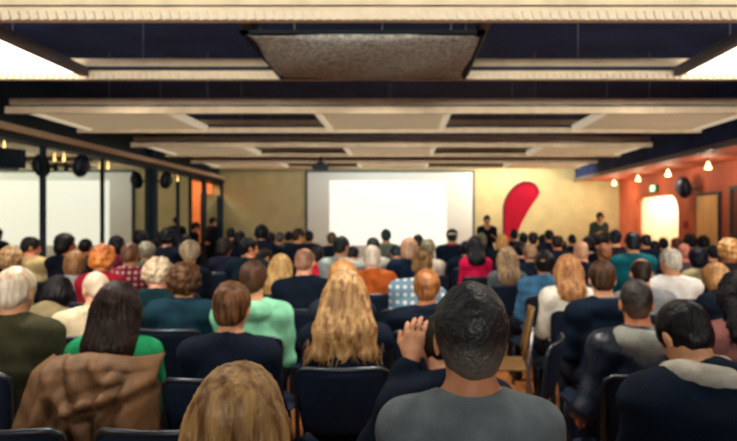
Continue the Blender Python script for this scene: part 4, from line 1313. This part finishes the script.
# ------------------------------------------------------------------ spare chairs and the draped jacket
for px, d, lb, rz in ((40, 2.08, 'empty black metal-framed chair behind the long dark-haired woman, left one', 0), (186, 2.08, 'empty black metal-framed chair behind the long dark-haired woman, right one', 0),
                      (515, 3.35, 'empty dark chair turned sideways between grey T-shirt and leather jacket', 68)):
    place_chair((px - VPX) / FPX * d, d, R(rz), lb)
def wooden_chair(loc, rz, label):
    t = empty('wooden_chair', loc, rz)
    wd = mat('plywood', '86663c', 0.5, var=0.12, scale=6, stretch=(1, 1, 5))
    vs, fs = [], []
    nx, nz = 9, 7
    for s in (0, 1):
        for j in range(nz):
            for i in range(nx):
                u, q = i / (nx - 1) * 2 - 1, j / (nz - 1)
                vs.append((u * (0.20 - 0.05 * q * q), -0.19 - 0.06 * q + 0.03 * u * u - s * 0.012, 0.52 + 0.34 * q))
    I = lambda s, j, i: s * nx * nz + j * nx + i
    for j in range(nz - 1):
        for i in range(nx - 1):
            fs += [(I(0, j, i), I(0, j + 1, i), I(0, j + 1, i + 1), I(0, j, i + 1)), (I(1, j, i), I(1, j, i + 1), I(1, j + 1, i + 1), I(1, j + 1, i))]
    for i in range(nx - 1):
        fs += [(I(0, 0, i), I(0, 0, i + 1), I(1, 0, i + 1), I(1, 0, i)), (I(0, nz - 1, i), I(1, nz - 1, i), I(1, nz - 1, i + 1), I(0, nz - 1, i + 1))]
    for j in range(nz - 1):
        fs += [(I(0, j, 0), I(1, j, 0), I(1, j + 1, 0), I(0, j + 1, 0)), (I(0, j, nx - 1), I(0, j + 1, nx - 1), I(1, j + 1, nx - 1), I(1, j, nx - 1))]
    new_obj('backrest', vs, fs, wd, t)
    MB().box((-0.20, -0.19, 0.435), (0.20, 0.21, 0.452)).build('seat', wd, t, bevel=0.006)
    for sx in (-1, 1):
        MB().tube([(sx * 0.19, 0.18, 0.435), (sx * 0.21, 0.22, 0)], 0.011).build('leg', M_metal, t, smooth=True)
        MB().tube([(sx * 0.16, -0.235, 0.74), (sx * 0.185, -0.20, 0.44), (sx * 0.21, -0.25, 0)], 0.011).build('leg', M_metal, t, smooth=True)
    return tag(t, label, 'chair')
wooden_chair(((499 - VPX) / FPX * 4.45, 4.45, 0), R(82), 'empty tan plywood chair with steel legs beside the denim jacket')
# brown jacket hung over the chair and round the woman's back
wx, wy = w5.location.x, w5.location.y - 0.035
LINES = [(((-.17, .95), (-.09, .82), (.05, .68), (.10, .54)), .034, .022), (((.27, .84), (.13, .80), (-.01, .755)), .034, .020), (((.205, .82), (.20, .68), (.215, .5)), .034, .024),
         (((.125, .86), (.115, .72), (.15, .5)), .028, .018), (((-.24, .92), (-.265, .75), (-.27, .5)), .040, .030), (((-.06, .94), (.0, .84), (.03, .78)), .024, .018),
         (((-.20, .945), (0, .935), (.22, .94)), .020, .022), (((-.12, .80), (-.15, .64), (-.13, .5)), .026, .020), (((-.02, .70), (-.05, .5), (-.05, .48)), .022, .018), (((.04, .93), (.09, .86), (.19, .85)), .018, .014)]
NU, NV = 96, 84
vs = []
for j in range(NV + 1):
    for i in range(NU + 1):
        u, q = i / NU * 2 - 1, j / NV
        x = u * (0.235 + 0.075 * q ** 0.8)
        z = 0.945 - 0.035 * u * u - 0.42 * q * (1 - 0.05 * math.sin(u * 7))
        y = -0.205 - 0.085 * min(1, q * 1.5) + 0.10 * max(0, 1 - q / 0.10) ** 1.5 + 0.20 * abs(u) ** 6 * 0.8
        for pts_, amp_, w_ in LINES:
            best = 9.0
            for (xa_, za_), (xb_, zb_) in zip(pts_, pts_[1:]):
                dx, dz = xb_ - xa_, zb_ - za_
                t_ = max(0, min(1, ((x - xa_) * dx + (z - za_) * dz) / (dx * dx + dz * dz)))
                best = min(best, math.hypot(x - xa_ - t_ * dx, z - za_ - t_ * dz))
            y -= amp_ * math.exp(-(best / w_) ** 2) - 0.45 * amp_ * math.exp(-((best - 2.1 * w_) / w_) ** 2)
        y += 0.004 * math.sin(x * 61 + z * 23) * math.sin(z * 47 - x * 19)
        vs.append((x, y, z))
f = [(j * (NU + 1) + i, j * (NU + 1) + i + 1, (j + 1) * (NU + 1) + i + 1, (j + 1) * (NU + 1) + i) for j in range(NV) for i in range(NU)]
v = vs
jk = new_obj('draped_jacket', v, f, mat('brown_canvas', '6e4f34', 0.6, var=0.3, scale=7, bump=0.3, bscale=120), None, (wx, wy - 0.02, 0))
sd = jk.modifiers.new('cloth_thickness', 'SOLIDIFY')
sd.thickness = 0.012
sd.offset = 0
tag(jk, 'brown canvas jacket draped over chair and back of the long dark-haired woman', 'jacket')
